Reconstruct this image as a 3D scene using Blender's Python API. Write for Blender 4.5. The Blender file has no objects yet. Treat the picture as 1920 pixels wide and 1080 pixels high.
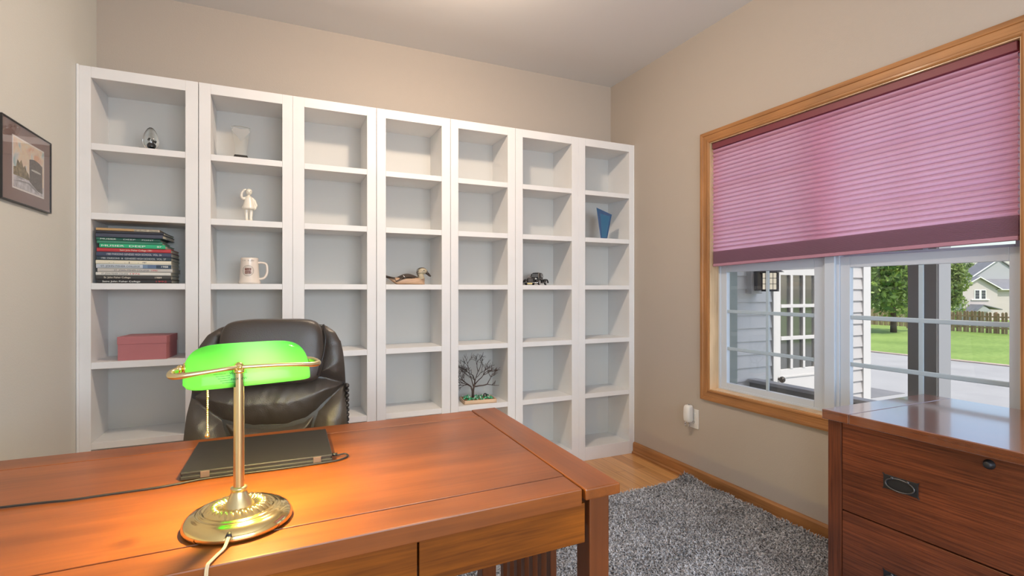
import bpy, math, random
import numpy as np
from mathutils import Vector, Matrix, noise
random.seed(7)
PI = math.pi
SC = bpy.context.scene
COL = SC.collection

# ------------------------------------------------------------------ helpers
class MB:
    """collects verts / faces for one mesh"""
    def __init__(s): s.v = []; s.f = []; s.sm = []
    def add(s, vs, fs, smooth=False, M=None):
        n = len(s.v)
        s.v += [tuple(M @ Vector(v)) for v in vs] if M is not None else [tuple(v) for v in vs]
        s.f += [tuple(i + n for i in f) for f in fs]; s.sm += [smooth] * len(fs)
        return s
    def box(s, x0, x1, y0, y1, z0, z1, M=None):
        if x0 > x1: x0, x1 = x1, x0
        if y0 > y1: y0, y1 = y1, y0
        if z0 > z1: z0, z1 = z1, z0
        vs = [(x, y, z) for z in (z0, z1) for y in (y0, y1) for x in (x0, x1)]
        return s.add(vs, [(0,2,3,1),(4,5,7,6),(0,1,5,4),(2,6,7,3),(0,4,6,2),(1,3,7,5)], False, M)
    def lathe(s, prof, n=32, M=None, smooth=True, caps=True):
        vs = []; fs = []
        for r, z in prof:
            for k in range(n):
                a = 2*PI*k/n; vs.append((r*math.cos(a), r*math.sin(a), z))
        m = len(prof)
        for i in range(m-1):
            for k in range(n):
                fs.append((i*n+k, i*n+(k+1) % n, (i+1)*n+(k+1) % n, (i+1)*n+k))
        if caps: fs.append(tuple(range(n))[::-1]); fs.append(tuple(range((m-1)*n, m*n)))
        return s.add(vs, fs, smooth, M)
    def tube(s, pts, r, n=10, smooth=True, closed=False):
        pts = [Vector(p) for p in pts]; m = len(pts)
        rs = r if isinstance(r, (list, tuple)) else [r]*m
        vs = []; fs = []
        up = None
        for i in range(m):
            if closed: t = pts[(i+1) % m]-pts[i-1]
            else: t = pts[min(i+1, m-1)]-pts[max(i-1, 0)]
            t.normalize()
            if up is None:
                up = Vector((0,0,1)) if abs(t.z) < .9 else Vector((1,0,0))
            a = up - t*up.dot(t); a.normalize(); up = a
            b = t.cross(a)
            for k in range(n):
                w = 2*PI*k/n; vs.append(pts[i]+(a*math.cos(w)+b*math.sin(w))*rs[i])
        for i in range(m if closed else m-1):
            j = (i+1) % m
            for k in range(n): fs.append((i*n+k, i*n+(k+1) % n, j*n+(k+1) % n, j*n+k))
        if not closed: fs.append(tuple(range(n))[::-1]); fs.append(tuple(range((m-1)*n, m*n)))
        return s.add(vs, fs, smooth)
    def prism(s, poly, a0, a1, axis='y', M=None, smooth=False):
        """polygon extruded along an axis; poly pairs are the two other axes in order"""
        n = len(poly); vs = []
        for a in (a0, a1):
            for p, q in poly:
                vs.append({'x': (a,p,q), 'y': (p,a,q), 'z': (p,q,a)}[axis])
        fs = [tuple(range(n)), tuple(range(n, 2*n))[::-1]]
        for i in range(n): fs.append((i, i+n, (i+1) % n+n, (i+1) % n))
        return s.add(vs, fs, smooth, M)
    def ell(s, c, r, nu=20, nv=12, M=None):
        vs = []; fs = []
        for i in range(nv+1):
            t = PI*i/nv
            for k in range(nu):
                a = 2*PI*k/nu
                vs.append((c[0]+r[0]*math.sin(t)*math.cos(a), c[1]+r[1]*math.sin(t)*math.sin(a), c[2]+r[2]*math.cos(t)))
        for i in range(nv):
            for k in range(nu): fs.append((i*nu+k, (i+1)*nu+k, (i+1)*nu+(k+1) % nu, i*nu+(k+1) % nu))
        return s.add(vs, fs, True, M)
    def grid(s, fn, nu, nv, smooth=True, flip=False):
        vs = [fn(i/nu, j/nv) for j in range(nv+1) for i in range(nu+1)]
        fs = []
        for j in range(nv):
            for i in range(nu):
                a = j*(nu+1)+i; q = (a, a+1, a+nu+2, a+nu+1); fs.append(q[::-1] if flip else q)
        return s.add(vs, fs, smooth)

def obj(name, mb, mat, parent=None, bevel=0, seg=2, fixn=True):
    me = bpy.data.meshes.new(name)
    me.from_pydata(mb.v, [], mb.f)
    me.polygons.foreach_set('use_smooth', mb.sm)
    me.materials.append(mat)
    if fixn:
        import bmesh
        b = bmesh.new(); b.from_mesh(me); bmesh.ops.recalc_face_normals(b, faces=b.faces); b.to_mesh(me); b.free()
    me.update()
    o = bpy.data.objects.new(name, me); COL.objects.link(o)
    if parent is not None: o.parent = parent
    if bevel:
        m = o.modifiers.new('bevel', 'BEVEL'); m.width = bevel; m.segments = seg; m.limit_method = 'ANGLE'; m.angle_limit = math.radians(35)
        m.harden_normals = False
    return o
def tag(o, label, cat, group=None, kind=None):
    if label: o['label'] = label
    if cat: o['category'] = cat
    if group: o['group'] = group
    if kind: o['kind'] = kind
    return o
def thing(name, label, cat, loc=(0,0,0), rz=0, group=None):
    o = bpy.data.objects.new(name, None); COL.objects.link(o); o.location = loc; o.rotation_euler = (0,0,rz)
    o.empty_display_size = .1
    return tag(o, label, cat, group)
def struct(name, mb=None, mat=None, bevel=0, parent=None):
    if mb is None:
        o = bpy.data.objects.new(name, None); COL.objects.link(o)
    else: o = obj(name, mb, mat, parent, bevel)
    if parent is None: o['kind'] = 'structure'
    return o
def text_mesh(txt, size, depth=0.0, align='LEFT', sx=1.0):
    cu = bpy.data.curves.new('t', 'FONT'); cu.body = txt; cu.size = size; cu.extrude = depth; cu.align_x = align; cu.resolution_u = 3
    o = bpy.data.objects.new('t', cu); COL.objects.link(o)
    dg = bpy.context.evaluated_depsgraph_get(); dg.update()
    me = bpy.data.meshes.new_from_object(o.evaluated_get(dg))
    vs = [(v.co.x*sx, v.co.y, v.co.z) for v in me.vertices]; fs = [tuple(p.vertices) for p in me.polygons]
    bpy.data.objects.remove(o); bpy.data.curves.remove(cu); bpy.data.meshes.remove(me)
    return vs, fs

# ------------------------------------------------------------------ materials
def newmat(name):
    m = bpy.data.materials.new(name); m.use_nodes = True
    nt = m.node_tree; b = nt.nodes['Principled BSDF']
    return m, nt, b
def N(nt, typ, **kw):
    n = nt.nodes.new(typ)
    for k, v in kw.items():
        if k in n.inputs: n.inputs[k].default_value = v
        else: setattr(n, k, v)
    return n
def plain(name, col, rough=.5, metal=0, bump=0, bscale=200, spec=.5, coat=0, var=0, vscale=8, crough=.1):
    m, nt, b = newmat(name)
    b.inputs['Base Color'].default_value = (*col, 1); b.inputs['Roughness'].default_value = rough
    b.inputs['Metallic'].default_value = metal; b.inputs['Specular IOR Level'].default_value = spec
    b.inputs['Coat Weight'].default_value = coat; b.inputs['Coat Roughness'].default_value = crough
    tc = N(nt, 'ShaderNodeTexCoord')
    nz = N(nt, 'ShaderNodeTexNoise', Scale=vscale, Detail=4.0)
    nt.links.new(tc.outputs['Object'], nz.inputs['Vector'])
    mx = N(nt, 'ShaderNodeMixRGB', blend_type='MULTIPLY'); mx.inputs[0].default_value = 1
    cr = N(nt, 'ShaderNodeMapRange'); cr.inputs['To Min'].default_value = 1-var; cr.inputs['To Max'].default_value = 1+var*.6
    cr.inputs['From Min'].default_value = .3; cr.inputs['From Max'].default_value = .7
    nt.links.new(nz.outputs['Fac'], cr.inputs['Value']); mx.inputs[1].default_value = (*col, 1)
    nt.links.new(cr.outputs[0], mx.inputs[2]); nt.links.new(mx.outputs[0], b.inputs['Base Color'])
    if bump:
        n2 = N(nt, 'ShaderNodeTexNoise', Scale=bscale, Detail=3.0); bp = N(nt, 'ShaderNodeBump', Strength=bump, Distance=.002)
        nt.links.new(tc.outputs['Object'], n2.inputs['Vector'])
        nt.links.new(n2.outputs['Fac'], bp.inputs['Height']); nt.links.new(bp.outputs[0], b.inputs['Normal'])
    return m
def wood(name, c1, c2, axis='x', rough=.35, coat=.3, crough=.15, scale=1.0, contrast=.5, blotch=.25, bump=.06, pores=True, spec=.5):
    """grain streaks stretched along one object axis, in metres"""
    m, nt, b = newmat(name)
    tc = N(nt, 'ShaderNodeTexCoord'); mp = N(nt, 'ShaderNodeMapping')
    st = {'x': (1.5, 60, 60), 'y': (60, 1.5, 60), 'z': (60, 60, 1.5)}[axis]
    mp.inputs['Scale'].default_value = tuple(a*scale for a in st)
    nt.links.new(tc.outputs['Object'], mp.inputs['Vector'])
    n1 = N(nt, 'ShaderNodeTexNoise', Scale=1.0, Detail=6.0, Roughness=.65, Distortion=.4)
    nt.links.new(mp.outputs[0], n1.inputs['Vector'])
    mp2 = N(nt, 'ShaderNodeMapping'); st2 = {'x': (3, 9, 9), 'y': (9, 3, 9), 'z': (9, 9, 3)}[axis]
    mp2.inputs['Scale'].default_value = st2
    nt.links.new(tc.outputs['Object'], mp2.inputs['Vector'])
    n2 = N(nt, 'ShaderNodeTexNoise', Scale=1.0, Detail=3.0); nt.links.new(mp2.outputs[0], n2.inputs['Vector'])
    rmp = N(nt, 'ShaderNodeValToRGB'); e = rmp.color_ramp.elements
    e[0].position = .5-contrast*.5; e[0].color = (*c1, 1); e[1].position = .5+contrast*.5; e[1].color = (*c2, 1)
    nt.links.new(n1.outputs['Fac'], rmp.inputs[0])
    mr = N(nt, 'ShaderNodeMapRange'); mr.inputs['From Min'].default_value = .3; mr.inputs['From Max'].default_value = .7
    mr.inputs['To Min'].default_value = 1-blotch; mr.inputs['To Max'].default_value = 1+blotch*.6
    nt.links.new(n2.outputs['Fac'], mr.inputs['Value'])
    mx = N(nt, 'ShaderNodeMixRGB', blend_type='MULTIPLY'); mx.inputs[0].default_value = 1
    nt.links.new(rmp.outputs[0], mx.inputs[1]); nt.links.new(mr.outputs[0], mx.inputs[2])
    nt.links.new(mx.outputs[0], b.inputs['Base Color'])
    bp = N(nt, 'ShaderNodeBump', Strength=bump, Distance=.001); nt.links.new(n1.outputs['Fac'], bp.inputs['Height'])
    nt.links.new(bp.outputs[0], b.inputs['Normal'])
    b.inputs['Roughness'].default_value = rough; b.inputs['Coat Weight'].default_value = coat; b.inputs['Coat Roughness'].default_value = crough
    b.inputs['Specular IOR Level'].default_value = spec
    if name == 'cabinet_top_wood': b.inputs['Coat IOR'].default_value = 2.2
    return m
def emis(name, col, st):
    m = bpy.data.materials.new(name); m.use_nodes = True; nt = m.node_tree; nt.nodes.clear()
    o = N(nt, 'ShaderNodeOutputMaterial'); e = N(nt, 'ShaderNodeEmission'); e.inputs[0].default_value = (*col, 1); e.inputs[1].default_value = st
    nt.links.new(e.outputs[0], o.inputs[0]); return m
def pane(name, tint=(1,1,1), gloss=1.0):
    """thin window glass: clear, with a Fresnel reflection"""
    m = bpy.data.materials.new(name); m.use_nodes = True; nt = m.node_tree; nt.nodes.clear()
    o = N(nt, 'ShaderNodeOutputMaterial'); t = N(nt, 'ShaderNodeBsdfTransparent'); t.inputs[0].default_value = (*tint, 1)
    g = N(nt, 'ShaderNodeBsdfGlossy'); g.inputs['Roughness'].default_value = .01
    lw_ = N(nt, 'ShaderNodeLayerWeight'); pw = N(nt, 'ShaderNodeMath', operation='POWER'); pw.inputs[1].default_value = 5
    ml = N(nt, 'ShaderNodeMath', operation='MULTIPLY_ADD'); ml.inputs[1].default_value = .9; ml.inputs[2].default_value = .035
    mul = N(nt, 'ShaderNodeMath', operation='MULTIPLY'); mul.inputs[1].default_value = gloss
    mx = N(nt, 'ShaderNodeMixShader'); nt.links.new(lw_.outputs['Facing'], pw.inputs[0]); nt.links.new(pw.outputs[0], ml.inputs[0])
    nt.links.new(ml.outputs[0], mul.inputs[0]); nt.links.new(mul.outputs[0], mx.inputs[0])
    nt.links.new(t.outputs[0], mx.inputs[1]); nt.links.new(g.outputs[0], mx.inputs[2]); nt.links.new(mx.outputs[0], o.inputs[0])
    return m
def glass(name, col=(1,1,1), rough=0.0, ior=1.5):
    m, nt, b = newmat(name)
    b.inputs['Base Color'].default_value = (*col, 1); b.inputs['Roughness'].default_value = rough
    b.inputs['Transmission Weight'].default_value = 1; b.inputs['IOR'].default_value = ior
    return m
def translucent(name, col, trans, frac=.5, rough=.8, gloss=0.0):
    """cloth or coloured glass that lets light through"""
    m = bpy.data.materials.new(name); m.use_nodes = True; nt = m.node_tree; nt.nodes.clear()
    o = N(nt, 'ShaderNodeOutputMaterial'); d = N(nt, 'ShaderNodeBsdfDiffuse'); d.inputs[0].default_value = (*col, 1)
    t = N(nt, 'ShaderNodeBsdfTranslucent'); t.inputs[0].default_value = (*trans, 1)
    mx = N(nt, 'ShaderNodeMixShader'); mx.inputs[0].default_value = frac
    nt.links.new(d.outputs[0], mx.inputs[1]); nt.links.new(t.outputs[0], mx.inputs[2])
    if gloss:
        g = N(nt, 'ShaderNodeBsdfGlossy'); g.inputs['Roughness'].default_value = rough; m2 = N(nt, 'ShaderNodeMixShader')
        fr = N(nt, 'ShaderNodeFresnel', IOR=1.5); mu = N(nt, 'ShaderNodeMath', operation='MULTIPLY'); mu.inputs[1].default_value = gloss
        nt.links.new(fr.outputs[0], mu.inputs[0]); nt.links.new(mu.outputs[0], m2.inputs[0])
        nt.links.new(mx.outputs[0], m2.inputs[1]); nt.links.new(g.outputs[0], m2.inputs[2]); nt.links.new(m2.outputs[0], o.inputs[0])
    else: nt.links.new(mx.outputs[0], o.inputs[0])
    return m

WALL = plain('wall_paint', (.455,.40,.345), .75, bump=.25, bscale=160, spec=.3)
WALLL = plain('wall_paint_lightened', (.61,.615,.575), .7, bump=.25, bscale=160, spec=.3)  # wall colour lightened to stand for extra daylight on the left wall
CEIL = plain('ceiling_paint', (.70,.70,.70), .9, bump=.15, bscale=220, spec=.2)
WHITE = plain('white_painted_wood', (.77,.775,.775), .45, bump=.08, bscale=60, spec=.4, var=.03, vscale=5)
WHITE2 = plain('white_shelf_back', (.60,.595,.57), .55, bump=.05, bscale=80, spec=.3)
OAKX = wood('oak_trim_x', (.26,.105,.030), (.45,.21,.068), 'x', .5, .08)
OAKY = wood('oak_trim_y', (.26,.105,.030), (.45,.21,.068), 'y', .5, .08)
OAKZ = wood('oak_trim_z', (.26,.105,.030), (.45,.21,.068), 'z', .5, .08)
JAMB = wood('oak_jamb', (.55,.36,.19), (.72,.52,.32), 'z', .4, .3)
DESKX = wood('desk_wood_x', (.150,.039,.006), (.305,.088,.014), 'x', .36, .10, .22, contrast=.8, blotch=.3)
DESKY = wood('desk_wood_y', (.150,.039,.006), (.305,.088,.014), 'y', .36, .10, .22, contrast=.8, blotch=.3)
DESKZ = wood('desk_wood_z', (.12,.030,.006), (.22,.062,.013), 'z', .35, .3, .25, contrast=.8, blotch=.3)
DESKF = wood('desk_front_wood', (.12,.032,.002), (.32,.092,.006), 'x', .5, .0, .25, contrast=.5, blotch=.35, scale=1.5, spec=.25)
CABY = wood('cabinet_wood_y', (.050,.011,.004), (.215,.058,.020), 'y', .38, .3, .2, contrast=.42, blotch=.3, scale=2.8)
CABZ = wood('cabinet_wood_z', (.050,.011,.004), (.20,.054,.019), 'z', .38, .3, .2, contrast=.42, blotch=.3, scale=2.8)
CABX = wood('cabinet_wood_x', (.050,.011,.004), (.20,.054,.019), 'x', .38, .3, .2, contrast=.42, blotch=.3, scale=2.8)
CABTOP = wood('cabinet_top_wood', (.12,.035,.014), (.26,.085,.032), 'y', .25, 1.0, .09, contrast=.6, blotch=.2, scale=1.3, spec=.7)
GROOVE = plain('dark_joint', (.03,.012,.006), .8)
VINYL = plain('white_vinyl', (.53,.60,.69), .35, spec=.5)
GRILLE = plain('grey_white_grille', (.40,.50,.58), .35)
BRASS = plain('polished_brass', (.88,.68,.31), .13, 1.0)
BRASS2 = plain('satin_brass', (.76,.64,.37), .28, 1.0)
IRON = plain('blackened_iron', (.045,.045,.05), .45, .7)
BLACK = plain('black_plastic', (.018,.018,.02), .45)
LEATHER = plain('black_leather', (.052,.041,.033), .36, bump=.35, bscale=350, spec=.6, var=.15, vscale=6)
LEATHER2 = plain('black_leather_edge', (.02,.018,.018), .4, bump=.3, bscale=300)
CLEAR = pane('window_glass')

def floor_mat():
    m, nt, b = newmat('honey_wood_floor')
    tc = N(nt, 'ShaderNodeTexCoord'); mp = N(nt, 'ShaderNodeMapping'); mp.inputs['Rotation'].default_value = (0,0,PI/2)
    nt.links.new(tc.outputs['Object'], mp.inputs['Vector'])
    br = N(nt, 'ShaderNodeTexBrick', Scale=1.0); br.inputs['Brick Width'].default_value = 1.1; br.inputs['Row Height'].default_value = .083
    br.inputs['Mortar Size'].default_value = .0012; br.inputs['Color1'].default_value = (.50,.225,.065,1); br.inputs['Color2'].default_value = (.72,.38,.14,1)
    br.inputs['Mortar'].default_value = (.16,.06,.02,1); br.inputs['Bias'].default_value = 0
    nt.links.new(mp.outputs[0], br.inputs['Vector'])
    m2 = N(nt, 'ShaderNodeMapping'); m2.inputs['Scale'].default_value = (55, 2, 2); nt.links.new(tc.outputs['Object'], m2.inputs['Vector'])
    nz = N(nt, 'ShaderNodeTexNoise', Scale=1.0, Detail=6.0, Roughness=.6); nt.links.new(m2.outputs[0], nz.inputs['Vector'])
    mr = N(nt, 'ShaderNodeMapRange'); mr.inputs['From Min'].default_value = .3; mr.inputs['From Max'].default_value = .7; mr.inputs['To Min'].default_value = .75; mr.inputs['To Max'].default_value = 1.15
    nt.links.new(nz.outputs['Fac'], mr.inputs['Value'])
    mx = N(nt, 'ShaderNodeMixRGB', blend_type='MULTIPLY'); mx.inputs[0].default_value = 1
    nt.links.new(br.outputs['Color'], mx.inputs[1]); nt.links.new(mr.outputs[0], mx.inputs[2]); nt.links.new(mx.outputs[0], b.inputs['Base Color'])
    b.inputs['Roughness'].default_value = .3; b.inputs['Coat Weight'].default_value = .3
    return m

# ------------------------------------------------------------------ room shell
XL, XR, YB, YF, ZC = -.885, 2.361, 3.316, -2.4, 2.796
struct('floor', MB().box(XL-.1, XR+.14, YF-.1, YB+.1, -.1, 0), floor_mat())
struct('ceiling', MB().box(XL-.1, XR+.14, YF-.1, YB+.1, ZC, ZC+.1), CEIL)
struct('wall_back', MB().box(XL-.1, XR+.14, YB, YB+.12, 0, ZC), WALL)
DY0, DY1, DH = -1.95, -.75, 2.06  # doorway opening added for the side fill light, out of view
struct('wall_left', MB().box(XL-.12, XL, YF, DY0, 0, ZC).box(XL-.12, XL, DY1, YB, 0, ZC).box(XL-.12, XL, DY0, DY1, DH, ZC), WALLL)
WY0, WY1, WZ0, WZ1 = .876, 2.296, .597, 2.089          # the window opening
w = MB(); w.box(XR, XR+.135, YF, WY0, 0, ZC); w.box(XR, XR+.135, WY1, YB, 0, ZC)
w.box(XR, XR+.135, WY0, WY1, 0, WZ0); w.box(XR, XR+.135, WY0, WY1, WZ1, ZC)
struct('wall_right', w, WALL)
# wall behind the camera, with an unseen window added for the fill light
RX0, RX1, RZ0, RZ1 = -.45, 2.25, .75, 2.25
w = MB(); w.box(XL, RX0, YF-.12, YF, 0, ZC); w.box(RX1, XR, YF-.12, YF, 0, ZC); w.box(RX0, RX1, YF-.12, YF, 0, RZ0); w.box(RX0, RX1, YF-.12, YF, RZ1, ZC)
struct('wall_front', w, WALL)
w2 = struct('window_added')
m = MB(); fw = .05
m.box(RX0, RX1, YF-.1, YF-.05, RZ0, RZ0+fw); m.box(RX0, RX1, YF-.1, YF-.05, RZ1-fw, RZ1)
for x in (RX0, (RX0+RX1)/2-fw/2, RX1-fw): m.box(x, x+fw, YF-.1, YF-.05, RZ0+fw, RZ1-fw)
obj('window_frame', m, VINYL, w2)
obj('window_glass', MB().box(RX0+fw, RX1-fw, YF-.078, YF-.072, RZ0+fw, RZ1-fw), CLEAR, w2)
# baseboards
def baseboard(name, x0, y0, x1, y1, side):
    """oak board with a rounded shoe; side = outward x or y sign of thickness"""
    m = MB()
    if x0 == x1:
        s = side; pr = [(x0, 0), (x0+s*.024, 0), (x0+s*.024, .012), (x0+s*.014, .020), (x0+s*.014, .072), (x0+s*.008, .082), (x0, .084)]
        m.prism(pr, y0, y1, 'y')
        return struct(name, m, OAKY)
    s = side; pr = [(y0, 0), (y0+s*.024, 0), (y0+s*.024, .012), (y0+s*.014, .020), (y0+s*.014, .072), (y0+s*.008, .082), (y0, .084)]
    m.prism(pr, x0, x1, 'x'); return struct(name, m, OAKX)
baseboard('baseboard_right', XR, YF+.03, XR, 3.02, -1)
baseboard('baseboard_left', XL, DY1+.065, XL, 3.02, 1)
m = MB()
for s_ in (XL-.135, XL): m.box(s_, s_+.015, DY0-.06, DY0, 0, DH+.06); m.box(s_, s_+.015, DY1, DY1+.06, 0, DH+.06); m.box(s_, s_+.015, DY0, DY1, DH, DH+.06)
m.box(XL-.12, XL, DY0, DY0+.012, 0, DH); m.box(XL-.12, XL, DY1-.012, DY1, 0, DH); m.box(XL-.12, XL, DY0+.012, DY1-.012, DH-.012, DH)
struct('trim_1', m, OAKZ)  # casing of the added doorway
struct('wall_added_hall', MB().box(XL-2.2, XL-2.1, -3.4, .4, 0, ZC).box(XL-2.1, XL-.12, -3.4, -3.3, 0, ZC).box(XL-2.1, XL-.12, .3, .4, 0, ZC).box(XL-2.1, XL-.12, -3.3, .3, ZC, ZC+.1), WALLL)  # hall added around the side fill light, never in view
struct('floor_added_hall', MB().box(XL-2.2, XL-.1, -3.4, .4, -.1, -.0005), bpy.data.materials['honey_wood_floor'])
baseboard('baseboard_front', XL+.03, YF, XR-.03, YF, 1)

# ------------------------------------------------------------------ window in the right wall
win = struct('window_1')
cw, ct = .066, .018
def casing_profile(m, a0, a1, b_in, sgn, axis):
    """stepped casing; runs a0..a1 along axis, from inner edge b_in outward by sgn"""
    pr = [(0,0), (0,.010), (.006,.014), (.014,.014), (.017,.011), (.044,.013), (.047,.017), (.056,.019), (cw,.017), (cw,0)]
    n = len(pr); lo, hi = (WY0, WY1) if axis == 'y' else (WZ0, WZ1); vs = []
    for end in (0, 1):
        for w_, t in pr:                       # mitred ends
            e = hi+w_ if end else lo-w_
            vs.append((XR-t, e, b_in+sgn*w_) if axis == 'y' else (XR-t, b_in+sgn*w_, e))
    fs = [tuple(range(n)), tuple(range(n, 2*n))[::-1]]+[(i, i+n, (i+1) % n+n, (i+1) % n) for i in range(n)]
    m.add(vs, fs)
for b_, sg, ax, mt in ((WZ1, 1, 'y', OAKY), (WZ0, -1, 'y', OAKY), (WY1, 1, 'z', OAKZ), (WY0, -1, 'z', OAKZ)):
    m = MB(); casing_profile(m, 0, 0, b_, sg, ax); obj('window_casing', m, mt, win)
m = MB(); t = .004
m.box(XR-.006, XR+.066, WY1-t, WY1, WZ0, WZ1); m.box(XR-.006, XR+.066, WY0, WY0+t, WZ0, WZ1)
m.box(XR-.006, XR+.066, WY0+t, WY1-t, WZ1-t, WZ1); m.box(XR-.006, XR+.066, WY0+t, WY1-t, WZ0, WZ0+t)
obj('window_jamb', m, JAMB, win)
m = MB(); X0, X1 = XR+.064, XR+.135; fr = .018
m.box(X0, X1, WY1-fr, WY1, WZ0, WZ1); m.box(X0, X1, WY0, WY0+fr, WZ0, WZ1)
m.box(X0, X1, WY0+fr, WY1-fr, WZ0, WZ0+fr*.8); m.box(X0, X1, WY0+fr, WY1-fr, WZ1-fr, WZ1)
obj('window_frame', m, VINYL, win, .0015)
m = MB(); m.box(XR+.050, X1, 1.572, 1.622, WZ0+.004, WZ1-.004); m.box(XR+.062, X1, 1.556, 1.638, WZ0+.004, WZ1-.004)
obj('window_mullion', m, VINYL, win, .002)
GREY = plain('grey_green_exterior_frame', (.20,.23,.22), .5)
m = MB(); m.box(X1+.001, X1+.085, WY1-.006, WY1+.06, WZ0-.06, WZ1+.06); m.box(X1+.001, X1+.085, WY0-.06, WY0+.006, WZ0-.06, WZ1+.06); m.box(X1+.001, X1+.085, WY0-.06, WY1+.06, WZ0-.06, WZ0+.004); m.box(X1+.001, X1+.085, WY0-.06, WY1+.06, WZ1-.004, WZ1+.06)
m.box(X1+.001, X1+.062, 1.580, 1.630, WZ0, WZ1)
obj('outer_frame', m, GREY, win, .002)
def sash(y0, y1, z0, z1, x0, x1, st, bot, top, cols, zs):
    m = MB(); m.box(x0, x1, y0, y0+st, z0, z1); m.box(x0, x1, y1-st, y1, z0, z1)
    m.box(x0, x1, y0+st, y1-st, z0, z0+bot); m.box(x0, x1, y0+st, y1-st, z1-top, z1)
    s = obj('window_sash', m, VINYL, win, .002)
    xm = (x0+x1)/2
    obj('window_glass', MB().box(xm-.002, xm+.002, y0+st-.004, y1-st+.004, z0+bot-.004, z1-top+.004), CLEAR, s)
    g = MB()
    for c in cols: g.box(xm-.009, xm-.003, c-.010, c+.010, z0+bot, z1-top)
    for z in zs: g.box(xm-.0095, xm-.0035, y0+st, y1-st, z-.010, z+.010)
    g2 = obj('window_grille', g, GRILLE, s, .0035, 2)
    return s
zt = 1.358
sash(1.640, WY1-fr+.002, WZ0+.012, zt, XR+.068, XR+.094, .046, .034, .052, [1.958], [1.071, .849])
sash(WY0+fr-.002, 1.556, WZ0+.012, zt, XR+.068, XR+.094, .046, .034, .052, [1.222], [1.071, .851])
sash(1.640, WY1-fr+.002, 1.325, WZ1-.014, XR+.098, XR+.126, .040, .045, .045, [1.958], [1.60, 1.84])
sash(WY0+fr-.002, 1.556, 1.325, WZ1-.014, XR+.098, XR+.126, .040, .045, .045, [1.222], [1.60, 1.84])
# little sash lock
# ------------------------------------------------------------------ pleated shade
BLIND = translucent('mauve_pleated_cloth', (.64,.31,.43), (1,.71,.85), .88)
BLINDR = plain('maroon_rail', (.17,.030,.045), .5)
bl = thing('pleated_blind', 'mauve pleated cellular shade covering the upper half of the window', 'blind', (XR+.012, 1.588, WZ1-.006))
bl.location = (0,0,0)
by0, by1 = WY0+.016, WY1-.010
def zbot(y): return 1.345+(2.296-y)/(2.296-.89)*.036
ztop = WZ1-.042
obj('head_rail', MB().box(XR+.006, XR+.048, by0, by1, WZ1-.040, WZ1-.005), BLINDR, bl, .002)
def fabric(sgn, xc, amp):
    m = MB(); ncell = 26; n = ncell*4; cols = 24
    hs = [1.0]*ncell; cum = [0]
    for h in hs: cum.append(cum[-1]+h)
    T = cum[-1]
    def fn(u, v):
        y = by0+(by1-by0)*u; k = v*ncell; i = min(int(k+1e-9), ncell-1); fr_ = k-i
        tz = (cum[i]+hs[i]*fr_)/T
        z = ztop+(zbot(y)+.085-ztop)*tz
        x = xc+sgn*amp*max(0, 1-abs(2*fr_-1))**.8
        return (x, y, z)
    m.grid(fn, cols, n, smooth=False); return m
obj('shade_fabric', fabric(-1, XR+.020, .011), BLIND, bl)
m = MB()
for k in range(27):
    za, zb_ = ztop+(zbot(by0)+.085-ztop)*k/26, ztop+(zbot(by1)+.085-ztop)*k/26
    m.add([(XR+.0225,by0,za-.0028),(XR+.0225,by1,zb_-.0028),(XR+.0225,by1,zb_+.0028),(XR+.0225,by0,za+.0028)], [(0,1,2,3)])
obj('pleat_seams', m, translucent('mauve_seam', (.30,.07,.13), (.55,.15,.26), .5), bl, fixn=False)
m = MB(); ns = 22
for sg in (-1, 1):
    def stk(u, v, sg=sg):
        y = by0+(by1-by0)*u; z = zbot(y)+.012+.074*v; k = v*ns; return (XR+.024+sg*(.006+.007*(1-abs(2*(k-math.floor(k+1e-9))-1))), y, z)
    m.grid(stk, 24, ns*2, smooth=False, flip=sg > 0)
obj('stacked_cells', m, translucent('mauve_cloth_stack', (.62,.43,.52), (.75,.58,.68), .40), bl, fixn=False)
m = MB(); m.add([(XR+.012,by0,zbot(by0)-.004),(XR+.012,by1,zbot(by1)-.004),(XR+.012,by1,zbot(by1)+.012),(XR+.012,by0,zbot(by0)+.012),
                 (XR+.038,by0,zbot(by0)-.004),(XR+.038,by1,zbot(by1)-.004),(XR+.038,by1,zbot(by1)+.012),(XR+.038,by0,zbot(by0)+.012)],
                [(0,1,2,3),(7,6,5,4),(0,4,5,1),(3,2,6,7),(1,5,6,2),(0,3,7,4)])
obj('bottom_rail', m, plain('mauve_rail', (.40,.20,.27), .5), bl, .002)

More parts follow.
